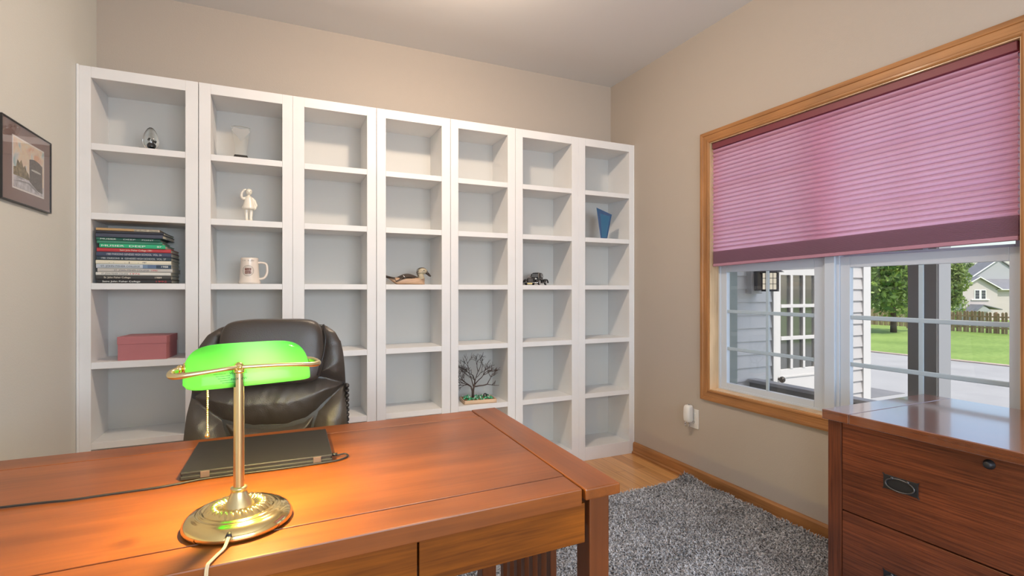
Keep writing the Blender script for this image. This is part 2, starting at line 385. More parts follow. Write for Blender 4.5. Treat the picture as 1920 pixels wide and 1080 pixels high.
# ------------------------------------------------------------------ bookcases
ZG = [2.211, 1.901, 1.569, 1.232, .853, .469, .092]     # opening top, then tops of the shelves down to the plinth
ZT = 2.264; Y0 = 3.024; YI = 3.298
seams = [-.874, -.390, .053, .503, .954, 1.398, 1.884, 2.356]
opens = [(-.829,-.447), (-.336,0.001), (.112,.449), (.557,.897), (1.005,1.343), (1.452,1.829), (1.938,2.317)]
names = ['leftmost white bookcase, holding a stack of yearbooks and a pink box',
         'second white bookcase from left, with trophy, white figurine and mug',
         'white bookcase unit with every shelf empty, right behind the chair',
         'white bookcase unit with a painted duck decoy on its third shelf',
         'white bookcase unit with a bare wire tree on its fifth shelf',
         'white bookcase unit with a black toy car on its third shelf',
         'rightmost white bookcase against the window wall, with a blue glass wedge']
gap = [.0015, .0004, .0012, .0012, .0010, .0002]
for i in range(7):
    a, b = seams[i], seams[i+1]; l, r = opens[i]
    a2 = a+(gap[i-1] if i > 0 else 0); b2 = b-(gap[i] if i < 6 else 0)
    t = thing('bookcase', names[i], 'bookcase', (0,0,0), 0, 'white bookcases along the back wall')
    m = MB()
    m.box(a2, l, Y0, YI, 0, ZT); m.box(r, b2, Y0, YI, 0, ZT)
    m.box(l, r, Y0, YI, ZG[0], ZT); m.box(l, r, Y0, YI, 0, ZG[6])
    obj('bookcase_frame', m, WHITE, t, .0015)
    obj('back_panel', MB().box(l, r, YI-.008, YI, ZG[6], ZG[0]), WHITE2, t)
    for k in range(1, 6):
        th = .032 if k != 3 else .030
        obj('shelf', MB().box(l+.0003, r-.0003, Y0+.001, YI-.008, ZG[k]-th, ZG[k]), WHITE, t, .0012)
    if i == 0: obj('filler_strip', MB().box(XL+.0005, a, Y0-.004, Y0+.03, 0, ZT+.004), WHITE, t, .003)
    if i == 6: obj('filler_strip', MB().box(b, XR-.0005, Y0-.004, Y0+.03, 0, ZT), WHITE, t, .004)

# ------------------------------------------------------------------ desk
DZ = .76
def yf(x): return .932+.030*x
def yb(x): return 1.745+.008*x
def dw(p):
    """the old desk stands a little out of square"""
    x, y, z = p; t = (y-.95)/.80
    return (x+.0287*(y-.95), yf(x)+(yb(x)-yf(x))*t, z)
def warp(m): m.v = [dw(p) for p in m.v]; return m
def dbox(*bs):
    m = MB()
    for b in bs: m.box(*b)
    return warp(m)
desk = thing('writing_desk', 'large reddish brown wooden desk with end boards and slatted ends', 'desk')
L_, R_ = -.80, .703
obj('desktop', dbox((L_+.098, R_-.098, 1.043, 1.648, .728, DZ)), DESKX, desk, .0012)
obj('top_strip', dbox((L_+.098, R_-.0985, .955, 1.0405, .722, DZ)), DESKX, desk, .0028)
obj('top_strip', dbox((L_+.098, R_-.098, 1.6505, 1.745, .722, DZ)), DESKX, desk, .004)
obj('end_board', dbox((R_-.0945, R_, .947, 1.752, .735, DZ+.0006)), DESKY, desk, .0035)
obj('end_board', dbox((L_, L_+.0955, .947, 1.752, .735, DZ+.0006)), DESKY, desk, .005)
obj('joint_filler', dbox((L_+.09, R_-.09, .97, 1.73, .724, .7265)), GROOVE, desk)
def leg(x0, x1, y0, y1): return obj('leg', dbox((x0, x1, y0, y1, .012, .7345)), DESKZ, desk, .003)
lw = .054
for x0 in (R_-.075, L_+.021):
    for y0 in (.962, 1.684): leg(x0, x0+lw, y0, y0+.058)
ax0, ax1 = L_+.083, R_-.085
# front: three drawers, back: one plain apron
dxs = [(-.328, .2345), (.2385, ax1), (ax0, -.332)]
for a, b in dxs:
    obj('drawer', dbox((a, b, .966, .986, .634, .7225)), DESKF, desk, .0012)
obj('apron', dbox((ax0, ax1, 1.712, 1.73, .635, .722)), DESKF, desk)
obj('front_rail', dbox((ax0, ax1, .988, 1.0, .66, .722)), DESKF, desk)
for x0 in (R_-.062, L_+.036):
    obj('end_rail', dbox((x0, x0+.026, 1.021, 1.683, .62, .7235)), DESKY, desk, .001)
    obj('end_rail', dbox((x0, x0+.026, 1.021, 1.683, .11, .165)), DESKY, desk, .001)
    for k in range(7):
        yc = 1.185+k*.0565
        obj('slat', dbox((x0+.004, x0+.022, yc, yc+.026, .165, .62)), DESKZ, desk, .001)

# ------------------------------------------------------------------ laptop
lp = thing('laptop', 'closed black laptop lying on the desk behind the brass lamp', 'laptop', (-.2135, 1.372, DZ+.001), -.012)
LW, LD = .331, .262
SLATE = plain('dark_laptop_lid', (.016,.015,.015), .45, spec=.5, bump=.1, bscale=900)
m = MB(); m.box(0, LW, 0, LD, .0, .0095); obj('laptop_base', m, plain('laptop_base_plastic', (.018,.017,.017), .5), lp, .002)
m = MB(); m.box(0, LW, .002, LD, .0115, .0185); obj('laptop_lid', m, SLATE, lp, .002)
m = MB(); m.box(.004, LW-.004, .003, LD-.003, .0090, .0120); obj('laptop_gap', m, BLACK, lp)
hm = plain('dull_hinge_metal', (.13,.09,.08), .45, .3)
for x in (.040, .285):
    obj('hinge', MB().box(x, x+.019, -.001, .012, .002, .0170), hm, lp, .001)
for x, w_ in ((.075,.018), (.110,.012), (.150,.014), (.205,.03)): obj('port', MB().box(x, x+w_, -.0006, .004, .0025, .0068), BLACK, lp)
# cable from the plug around the laptop and away over the desk to the left
c = [(.1185,1.398,DZ+.008),(.135,1.397,DZ+.0075),(.150,1.402,DZ+.007),(.157,1.397,DZ+.005),(.155,1.385,DZ+.004),(.142,1.374,DZ+.0035),(.120,1.365,DZ+.0032),
     (.06,1.361,DZ+.0032),(-.02,1.360,DZ+.0032),(-.10,1.362,DZ+.0032),(-.17,1.360,DZ+.0032),(-.217,1.349,DZ+.0032),(-.26,1.343,DZ+.0032),(-.349,1.341,DZ+.0032),
     (-.40,1.339,DZ+.0032),(-.45,1.346,DZ+.0032),(-.517,1.351,DZ+.0032),(-.60,1.352,DZ+.0032),(-.72,1.36,DZ+.0032)]
def smooth_path(c, n=6):
    out = []
    P = [Vector(p) for p in c]
    for i in range(len(P)-1):
        p0, p1, p2, p3 = P[max(i-1,0)], P[i], P[i+1], P[min(i+2,len(P)-1)]
        for k in range(n):
            t = k/n; out.append(.5*((2*p1)+(p2-p0)*t+(2*p0-5*p1+4*p2-p3)*t*t+(3*p1-p0-3*p2+p3)*t**3))
    out.append(P[-1]); return out
cb = thing('power_cable', 'thin black laptop charging cable running left across the desk', 'cable')
obj('cord', MB().tube(smooth_path(c), .0022, 8), BLACK, cb)
obj('plug', MB().tube([(.1175,1.400,DZ+.009),(.132,1.3985,DZ+.009)], .0045, 10), BLACK, cb)

# ------------------------------------------------------------------ banker's lamp
LX, LY = -.0745, 1.088
lamp = thing('desk_lamp', 'lit brass desk lamp with a green glass shade', 'lamp', (LX, LY, DZ+.0005), math.radians(14.6))
prof = [(.001,.0),(.086,.0),(.0925,.002),(.0935,.006),(.0925,.011),(.089,.017),(.084,.0215),(.078,.0245),(.0735,.0255),(.071,.0275),(.0685,.0265),(.066,.0275),(.063,.030),(.060,.0290)]
base = MB(); base.lathe(prof+[(.058,.0285),(.001,.0285)], 72)
bs = obj('lamp_base', base, BRASS, lamp)
# gadrooned collar
def gad(u, v):
    a = 2*PI*u; r = .0585-.033*v; z = .0285+.009*math.sin(PI*min(v*1.05,1))*(.62+.38*abs(math.sin(15*a+v*2.2)))+.004*v
    return (r*math.cos(a), r*math.sin(a), z)
g = MB(); g.grid(gad, 240, 10); obj('gadroon_ring', g, BRASS, bs)
obj('post_collar', MB().lathe([(.001,.028),(.027,.030),(.0255,.034),(.021,.040),(.0165,.050),(.0135,.058),(.0125,.062),(.0145,.063),(.0145,.0665),(.0105,.068),(.001,.068)], 40), BRASS2, lamp)
m = MB()
def post(u, v):
    a = 2*PI*u; r = .0098-.0010*v; r *= 1-.03*abs(math.sin(4*a)); return (r*math.cos(a), r*math.sin(a), .066+.2215*v)
m.grid(post, 48, 4); obj('lamp_post', m, BRASS2, lamp)
obj('post_cap', MB().lathe([(.001,.283),(.0105,.2825),(.0115,.285),(.0105,.289),(.008,.291),(.001,.291)], 28), BRASS, lamp)
JZ = .2935
obj('joint_knob', MB().ell((0,0,JZ), (.0098,.0098,.0098), 20, 12).ell((0,-.0105,JZ), (.0038,.003,.0038), 12, 8), BRASS, lamp)
cx, sx_ = math.cos(math.radians(14.6)), math.sin(math.radians(14.6))
AL, AR, SV = -.104, .150, .047
arm = [(AL+.010,.040,.292),(AL+.001,.034,.289),(AL-.003,.022,.2865),(AL-.001,.008,.2855),(AL+.010,-.003,.2865),(AL+.04,-.010,.2895),(AL+.075,-.010,.2925),
       (-.012,-.007,JZ),(0,-.004,JZ),(.012,-.007,JZ),(.06,-.010,.2925),(.10,-.010,.290),(AR-.022,-.006,.287),(AR-.008,.000,.286),(AR+.001,.010,.2865),(AR+.002,.024,.288),(AR-.004,.035,.291),(AR-.014,.041,.2925)]
pts = smooth_path(arm, 6); rr = []
for p in pts:
    d = min(abs(p.x-AL), abs(p.x-AR)); rr.append(.0040+.0016*math.exp(-(d/.03)**2))
obj('lamp_arm', MB().tube(pts, rr, 14), BRASS2, lamp)
for s, x in ((-1, AL+.014), (1, AR-.016)):
    obj('shade_finial', MB().ell((x, .042, .293), (.006,.0075,.0075), 14, 10).ell((x-s*.007, .042, .293), (.003,.011,.011), 14, 10), BRASS, lamp)
GREEN = translucent('green_cased_glass', (.03,.50,.08), (.47,.99,.50), .90, rough=.08, gloss=.35)
SC0, SH = (AL+AR)/2+.004, .112
def shade(off):
    def f(u, v):
        t = u*2-1; tt = max(-1, min(1, t)); k = (1-abs(tt)**5.5)**(1/2.9); k = max(k, .0)
        k2 = (1-abs(tt)**9)**(1/3)
        a = PI*(v)
        return (SC0+tt*(SH-off), SV-(.053-off)*k2*math.cos(a), .257+.004*(1-k2)+(.078-off)*(k*math.sin(a)))
    return f
m = MB(); m.grid(shade(0), 72, 28); sh = obj('lamp_shade', m, GREEN, lamp)
sol = sh.modifiers.new('sol', 'SOLIDIFY'); sol.thickness = .0022; sol.offset = -1
m = MB()
for i, (s_, z, x) in enumerate(((.0062,.2815,-.024),(.0062,.2705,-.022))):
    vs, fs = text_mesh(('WARNING','MAX 60W')[i], s_); 
    m.add([(SC0-.002+x-.018+v[0], -.0064-(.0019 if i else -.0012), z+v[1]) for v in vs], fs)
for k in range(5):
    z = .2835-k*.0042; x0 = -.070+.0035*k; m.box(SC0+x0, SC0+x0+.020+.004*(k % 2), -.0063-.0003*k, -.0060-.0003*k, z, z+.0007)
obj('warning_print', m, plain('faded_print', (.02,.16,.04), .6), sh, fixn=False)
bulb = MB(); bulb.ell((SC0+.010, SV, .292), (.045,.014,.014), 20, 12)
obj('light_bulb', bulb, emis('lamp_filament', (1,.90,.60), 12), lamp)
obj('socket', MB().tube([(AR-.045,SV,.292),(AR-.020,SV,.292)], .011, 16), BRASS2, lamp)
ch = MB(); n = 24
for k in range(n): ch.ell((-.046, SV-.006, .258-k*.0037), (.0019,.0019,.0021), 8, 6)
chain = obj('pull_chain', ch, BRASS, lamp)
obj('chain_tassel', MB().lathe([(.0005,.0),(.0042,.0),(.0045,.003),(.003,.008),(.0016,.011),(.0005,.012)], 14, Matrix.Translation((-.046, SV-.006, .160))), BRASS, chain)
gr = Vector((-.018*cx-.086*sx_, 0, 0))
grom = MB(); a0 = math.radians(-90-14.6-6)
gx, gy = .0865*math.cos(a0), .0865*math.sin(a0)
grom.tube([(gx*.97, gy*.97, .0155), (gx*1.045, gy*1.045, .0115)], .0058, 14); obj('cord_grommet', grom, BLACK, lamp)
cord = smooth_path([(gx*.98,gy*.98,.015),(gx*1.12,gy*1.12,.012),(gx*1.28-.003,gy*1.28,.0045),(gx*1.5-.008,gy*1.45,.0032),(gx*1.7-.014,gy*1.66,.0034),(gx*1.8-.017,gy*1.76,.001),(gx*1.85-.018,gy*1.81,-.02),(gx*1.86-.019,gy*1.815,-.10),(gx*1.86-.02,gy*1.82,-.35),(gx*1.86-.03,gy*1.9,-.60)])
CREAM = plain('cream_cord', (.72,.58,.36), .5)
m = MB(); m.tube([(p.x-.0014, p.y, p.z) for p in cord], .0017, 8); m.tube([(p.x+.0014, p.y, p.z) for p in cord], .0017, 8)
obj('lamp_cord', m, CREAM, lamp)
li = bpy.data.lights.new('bulb_light', 'POINT'); li.energy = 40; li.color = (1,.73,.24); li.shadow_soft_size = .012
lo = bpy.data.objects.new('bulb_light', li); COL.objects.link(lo); lo.location = (SC0+.010, SV, .277); lo.parent = lamp

# ------------------------------------------------------------------ office chair
CHX, CHY = -.034, 1.965
chair = thing('office_chair', 'black leather high back office chair standing behind the desk', 'chair', (CHX, CHY, 0), math.radians(-3))
# outline of the padded back: half widths against height
OUT = [(.50,.245,.245),(.60,.262,.255),(.70,.262,.253),(.78,.256,.250),(.84,.247,.248),(.90,.243,.245),(.96,.236,.240),(1.01,.222,.230),(1.045,.200,.212),(1.068,.165,.18),(1.08,.12,.12)]
def hw(z, s):
    for i in range(len(OUT)-1):
        z0, l0, r0 = OUT[i]; z1, l1, r1 = OUT[i+1]
        if z <= z1:
            t = max(0, (z-z0)/(z1-z0)); return (l0+(l1-l0)*t) if s < 0 else (r0+(r1-r0)*t)
    return .12
CRE = [[(-.245,.842),(-.19,.862),(-.10,.884),(0,.893),(.10,.890),(.18,.878),(.245,.852)],
       [(-.245,.842),(-.20,.800),(-.15,.757),(-.10,.735),(-.04,.724)],[(.245,.852),(.20,.812),(.15,.765),(.11,.735),(.05,.722),(-.04,.724)],
       [(-.158,1.07),(-.162,1.0),(-.170,.93),(-.176,.885)],[(.168,1.09),(.162,1.05),(.165,1.0),(.150,.93),(.132,.895)],
       [(-.15,.757),(-.13,.70),(-.12,.60)],[(.15,.765),(.13,.70),(.12,.60)],[(-.12,.60),(.12,.60)]]
def segd(px, pz, a, b):
    ax, az = a; bx, bz = b; dx, dz = bx-ax, bz-az; t = max(0, min(1, ((px-ax)*dx+(pz-az)*dz)/(dx*dx+dz*dz)))
    return math.hypot(px-ax-t*dx, pz-az-t*dz)
def lean(z): return .02+.10*(z-.5)             # backrest reclines away from the desk
def pad(u, v):
    z = .50+(1.078-.50)*v; s = -1 if u < .5 else 1; t = abs(u-.5)*2
    x = s*hw(z, s)*t
    edge = min((1-t)*hw(z, s), 1.078-z, z-.5+.02)
    dome = .034*(1-math.exp(-edge/.028))
    d = min(segd(x, z, a, b) for c_ in CRE for a, b in zip(c_, c_[1:]))
    puff = .040*(1-math.exp(-(d/.036)**1.1))-.036
    wr = .0035*noise.noise(Vector((x*14, z*10, 3)))+.0018*noise.noise(Vector((x*45, z*30, 9)))
    bow = .10*max(0, abs(x)-.10)**1.6*1.6
    head = .0
    return (x, lean(z)-.045-dome-puff-wr-bow*.9, z)
m = MB(); m.grid(pad, 110, 130); 
obj('back_cushion', m, LEATHER, chair, fixn=False)
# shell behind the cushion
def shell(u, v):
    a = 2*PI*u; z = .48+.585*v; s = -1 if math.cos(a) < 0 else 1
    w_ = hw(max(.5, z), s)*(1 if v < .97 else .97)
    k = (1-(max(0, v-.9)/.1)**2*.45)
    return (w_*1.012*k*math.copysign(abs(math.cos(a))**.6, math.cos(a)), lean(z)-.005+(.045 if math.sin(a) > 0 else .045)*k*math.copysign(abs(math.sin(a))**.7, math.sin(a)), z)
m = MB(); m.grid(shell, 60, 30); nv = 61
m.f.append(tuple(range(60))); m.sm.append(False); m.f.append(tuple(30*61+i for i in range(60))); m.sm.append(True)
obj('back_shell', m, LEATHER2, chair)
# head pillow: thick pad laid over the top of the back
def pillow(u, v):
    a = 2*PI*u; b = v*PI-PI/2
    c1 = math.copysign(abs(math.cos(a))**.28, math.cos(a)); s1 = math.copysign(abs(math.sin(a))**.45, math.sin(a))
    k = abs(math.cos(b))**.22; z = math.copysign(abs(math.sin(b))**.62, math.sin(b))
    zz = .985+.112*z-.006*(c1*k)**2*(1 if z > 0 else 0); x = .006+.165*c1*k
    return (x, lean(zz)-.050-.016+.046*s1*k+.003*noise.noise(Vector((x*16, zz*16, 1))), zz+.003*noise.noise(Vector((x*9,0,2))))
m = MB(); m.grid(pillow, 96, 40)
obj('head_pillow', m, LEATHER, chair, fixn=False)
# piping on the right shoulder fold and the ruched side
obj('piping', MB().tube(smooth_path([(.170,-.062,1.078),(.176,-.085,1.03),(.170,-.088,.98),(.160,-.090,.94),(.150,-.085,.905)]), .0035, 8), LEATHER2, chair)
m = MB()
for k in range(9): m.ell((.252, lean(.8)-.035+.003*(k % 2), .845-k*.018), (.010,.022,.009), 12, 8)
obj('ruched_side', m, LEATHER2, chair)
def cushion(u, v):
    a = 2*PI*u; b = v*PI-PI/2; c1 = math.copysign(abs(math.cos(a))**.4, math.cos(a)); s1 = math.copysign(abs(math.sin(a))**.4, math.sin(a)); k = abs(math.cos(b))**.3
    return (.26*c1*k, -.27+.25*s1*k, .47+.06*math.sin(b)+.01*(1-abs(c1)*k))
m = MB(); m.grid(cushion, 64, 24); obj('seat', m, LEATHER, chair, fixn=False)
for s in (-1, 1):
    x = s*.285
    m = MB(); m.tube(smooth_path([(s*.25,-.22,.45),(x,-.22,.48),(x,-.22,.54),(x,-.18,.575),(x,-.10,.58),(x,-.02,.58),(s*.262,.02,.58)]), .017, 12)
    ar = obj('armrest', m, BLACK, chair)
    obj('arm_pad', MB().ell((x,-.12,.592), (.032,.10,.014), 24, 12), LEATHER, ar)
obj('gas_lift', MB().lathe([(.001,.10),(.03,.10),(.03,.25),(.02,.26),(.02,.40),(.06,.405),(.06,.42),(.001,.42)], 24, Matrix.Translation((0,-.22,0))), BLACK, chair)
for k in range(5):
    a = 2*PI*k/5+.3; dx, dy = math.cos(a), math.sin(a)
    m = MB(); m.tube([(0,-.22,.115),(dx*.15,-.22+dy*.15,.105),(dx*.28,-.22+dy*.28,.075)], [.028,.022,.015], 10)
    sp = obj('base_spoke', m, BLACK, chair)
    m = MB()
    for q in (-.013, .013):
        M_ = Matrix.Translation((dx*.28-dy*q, -.22+dy*.28+dx*q, .028)) @ Matrix.Rotation(a, 4, 'Z') @ Matrix.Rotation(PI/2, 4, 'X')
        m.lathe([(.001,-.009),(.022,-.009),(.027,-.004),(.027,.004),(.022,.009),(.001,.009)], 18, M_)
    m.tube([(dx*.28,-.22+dy*.28,.03),(dx*.28,-.22+dy*.28,.08)], .006, 8)
    obj('caster', m, BLACK, sp)

# ------------------------------------------------------------------ lateral file cabinet
cab = thing('file_cabinet', 'reddish brown wooden lateral file cabinet under the window at right', 'file cabinet')
CX0, CX1, CY0, CY1, CH = 1.735, 2.315, .262, 1.154, .785
tx0, tx1, ty0, ty1 = 1.716, 2.333, .250, 1.163
obj('cabinet_top', MB().box(tx0, tx1, ty0+.125, ty1-.092, CH-.033, CH), CABTOP, cab, .0025)
obj('end_board', MB().box(tx0, tx1, ty1-.0912, ty1, CH-.033, CH), CABTOP, cab, .0025)
obj('end_board', MB().box(tx0, tx1, ty0, ty0+.124, CH-.033, CH), CABTOP, cab, .0025)
for y in (CY1-.046, CY0):
    for x in (CX0, CX1-.046): obj('corner_post', MB().box(x, x+.046, y, y+.046, .012, CH-.0335), CABZ, cab, .0025)
for a, b_ in ((CY1-.03, CY1-.010), (CY0+.010, CY0+.03)): obj('side_panel', MB().box(CX0+.012, CX1-.01, a, b_, .09, CH-.034), CABX, cab)
obj('back_panel', MB().box(CX1-.02, CX1-.008, CY0+.03, CY1-.03, .09, CH-.034), CABY, cab)
obj('carcass', MB().box(CX0+.020, CX1-.03, CY0+.031, CY1-.031, .08, CH-.036), GROOVE, cab)
def handle(parent, yc, zc):
    """flush campaign handle: plate with nibbled corners, drop bail"""
    w_, h = .0515, .0255; x = CX0+.0035
    pl = MB(); c_ = .007
    poly = []
    for sy, sz in ((-1,-1),(1,-1),(1,1),(-1,1)):
        q = [(sy*w_, sz*h), (sy*(w_-c_), sz*(h-.004)), (sy*(w_-.004), sz*(h-c_))]
        a_, b_ = (sy*(w_-c_), sz*(h-.0035)), (sy*(w_-.0035), sz*(h-c_))
        poly += [b_, (sy*w_, sz*h), a_] if sy*sz > 0 else [a_, (sy*w_, sz*h), b_]
    pl.prism([(yc+p, zc+q) for p, q in poly], x-.0035, x+.001, 'x')
    hp = obj('handle_plate', pl, IRON, parent, .0008)
    m = MB(); pts = []
    for k in range(33):
        a = 2*PI*k/32; pts.append((x-.0065+.002*math.sin(a), yc+.040*math.cos(a), zc-.001+.0185*math.sin(a)))
    m.tube(pts[:-1], .0024, 8, closed=True)
    m.ell((x-.005, yc-.022, zc+.0165), (.004,.0045,.0045), 10, 8); m.ell((x-.005, yc+.022, zc+.0165), (.004,.0045,.0045), 10, 8)
    obj('handle_bail', m, plain('iron_bail', (.10,.10,.11), .4, .8), hp)
for k, (z0, z1) in enumerate(((.4535, .7505), (.1500, .4490))):
    m = MB(); m.box(CX0+.0035, CX0+.022, CY0+.0475, CY1-.0475, z0, z1)
    d = obj('drawer', m, CABY, cab, .0015)
    for yc in (.927, .489): handle(d, yc, (.596 if k == 0 else .292))
    if k == 0:
        M_ = Matrix.Translation((CX0+.004, .712, .729)) @ Matrix.Rotation(-PI/2, 4, 'Y')
        obj('lock', MB().lathe([(.001,0),(.0135,0),(.0135,.003),(.0105,.007),(.0095,.013),(.006,.015),(.001,.015)], 24, M_), IRON, d)
obj('base_rail', MB().box(CX0+.004, CX0+.022, CY0+.0465, CY1-.0465, .085, .146), CABY, cab, .001)

# ------------------------------------------------------------------ shag rug
RG = plain('rug_backing', (.16,.16,.165), .95)
rx0, rx1, ry0, ry1 = -.55, 2.325, -.35, 2.415
def edge_y(x): return 2.418+.006*math.sin(x*9)+.035*max(0, (x-2.0)/.33)**2
rug = thing('shag_rug', 'grey shag rug on the wooden floor between desk and window wall', 'rug')
m = MB(); nx = 40
poly = [(rx0, ry0), (rx1, ry0)]+[(rx1-(rx1-rx0)*k/nx, edge_y(rx1-(rx1-rx0)*k/nx)) for k in range(nx+1)]
m.prism(poly, .001, .011, 'z'); obj('rug_base', m, RG, rug)
def pile():
    rng = np.random.default_rng(3)
    zones = [(.55, 2.33, 1.05, 2.46, 105000), (.30, 2.33, .3, 1.05, 26000), (-.5, .55, .9, 2.4, 20000), (.3, 2.33, -.35, .3, 5000)]
    P = []
    for x0, x1, y0, y1, n in zones:
        P.append(np.stack([rng.uniform(x0, x1, n), rng.uniform(y0, y1, n)], 1))
    P = np.concatenate(P)
    ey = 2.418+.006*np.sin(P[:,0]*9)+.035*np.maximum(0, (P[:,0]-2.0)/.33)**2
    keep = (P[:,1] < ey) & (P[:,0] < rx1+.004*np.sin(P[:,1]*30))
    keep &= ~((P[:,0] > CX0-.004) & (P[:,1] > CY0-.01) & (P[:,1] < CY1+.004))
    for x0 in (R_-.075, L_+.021):
        for y0 in (.962, 1.684): keep &= ~((abs(P[:,0]-(x0+.03+.0287*(y0-.95))) < .034) & (abs(P[:,1]-y0-.025) < .042))
    P = P[keep]; n = len(P)
    ang = rng.uniform(0, 2*PI, n)+1.2*np.sin(P[:,0]*3+P[:,1]*2)
    ln = rng.uniform(.012, .026, n); hgt = rng.uniform(.014, .026, n)
    corner = np.exp(-(((P[:,0]-2.29)/.05)**2+((P[:,1]-2.44)/.06)**2)); hgt += .028*corner
    lip = np.exp(-((P[:,0]-rx1)/.02)**2); hgt += .010*lip
    d = np.stack([np.cos(ang), np.sin(ang)], 1); nrm = np.stack([-d[:,1], d[:,0]], 1); w_ = rng.uniform(.0016, .0030, n)[:,None]
    z0 = np.full((n,1), .0105)
    def v3(p, z): return np.concatenate([p, z if z.ndim == 2 else z[:,None]], 1)
    lim = np.minimum(ln, np.maximum(.002, rx1+.006-P[:,0]))
    ln = np.where(d[:,0] > 0, lim, ln)
    b0 = v3(P-nrm*w_, z0); b1 = v3(P+nrm*w_, z0)
    pm = P+d*ln[:,None]*.35; m0 = v3(pm-nrm*w_, z0[:,0]+hgt*.75); m1 = v3(pm+nrm*w_, z0[:,0]+hgt*.75)
    t = v3(P+d*ln[:,None], z0[:,0]+hgt*rng.uniform(.55, 1.0, n))
    V = np.stack([b0, b1, m1, m0, t], 1).reshape(-1, 3)
    i = np.arange(n)*5
    q = np.stack([i, i+1, i+2, i+3], 1); tr = np.stack([i+3, i+2, i+4], 1)
    me = bpy.data.meshes.new('rug_pile')
    me.vertices.add(len(V)); me.vertices.foreach_set('co', V.ravel())
    loops = np.concatenate([q.ravel(), tr.ravel()]); me.loops.add(len(loops)); me.loops.foreach_set('vertex_index', loops)
    me.polygons.add(2*n); st = np.concatenate([np.arange(n)*4, 4*n+np.arange(n)*3]); me.polygons.foreach_set('loop_start', st)
    me.update(calc_edges=True); me.validate()
    return me
m_, nt, b = newmat('rug_pile_yarn')
tc = N(nt, 'ShaderNodeTexCoord'); nz = N(nt, 'ShaderNodeTexNoise', Scale=95.0, Detail=2.0); n2 = N(nt, 'ShaderNodeTexNoise', Scale=5.0, Detail=2.0)
nt.links.new(tc.outputs['Object'], nz.inputs['Vector']); nt.links.new(tc.outputs['Object'], n2.inputs['Vector'])
rp = N(nt, 'ShaderNodeValToRGB'); e = rp.color_ramp.elements; e[0].position = .36; e[0].color = (.20,.205,.215,1); e[1].position = .62; e[1].color = (.63,.655,.70,1)
nt.links.new(nz.outputs['Fac'], rp.inputs[0])
mx = N(nt, 'ShaderNodeMixRGB', blend_type='MULTIPLY'); mx.inputs[0].default_value = 1; mr = N(nt, 'ShaderNodeMapRange'); mr.inputs['From Min'].default_value = .35; mr.inputs['From Max'].default_value = .65; mr.inputs['To Min'].default_value = .8; mr.inputs['To Max'].default_value = 1.1
nt.links.new(n2.outputs['Fac'], mr.inputs['Value']); nt.links.new(rp.outputs[0], mx.inputs[1]); nt.links.new(mr.outputs[0], mx.inputs[2]); nt.links.new(mx.outputs[0], b.inputs['Base Color'])
b.inputs['Roughness'].default_value = .9; b.inputs['Specular IOR Level'].default_value = .1
pm = pile(); pm.materials.append(m_); po = bpy.data.objects.new('rug_pile', pm); COL.objects.link(po); po.parent = rug; po['kind'] = 'stuff'

# ------------------------------------------------------------------ things on the shelves
ZS = {k: ZG[k]+.0003 for k in range(1, 7)}
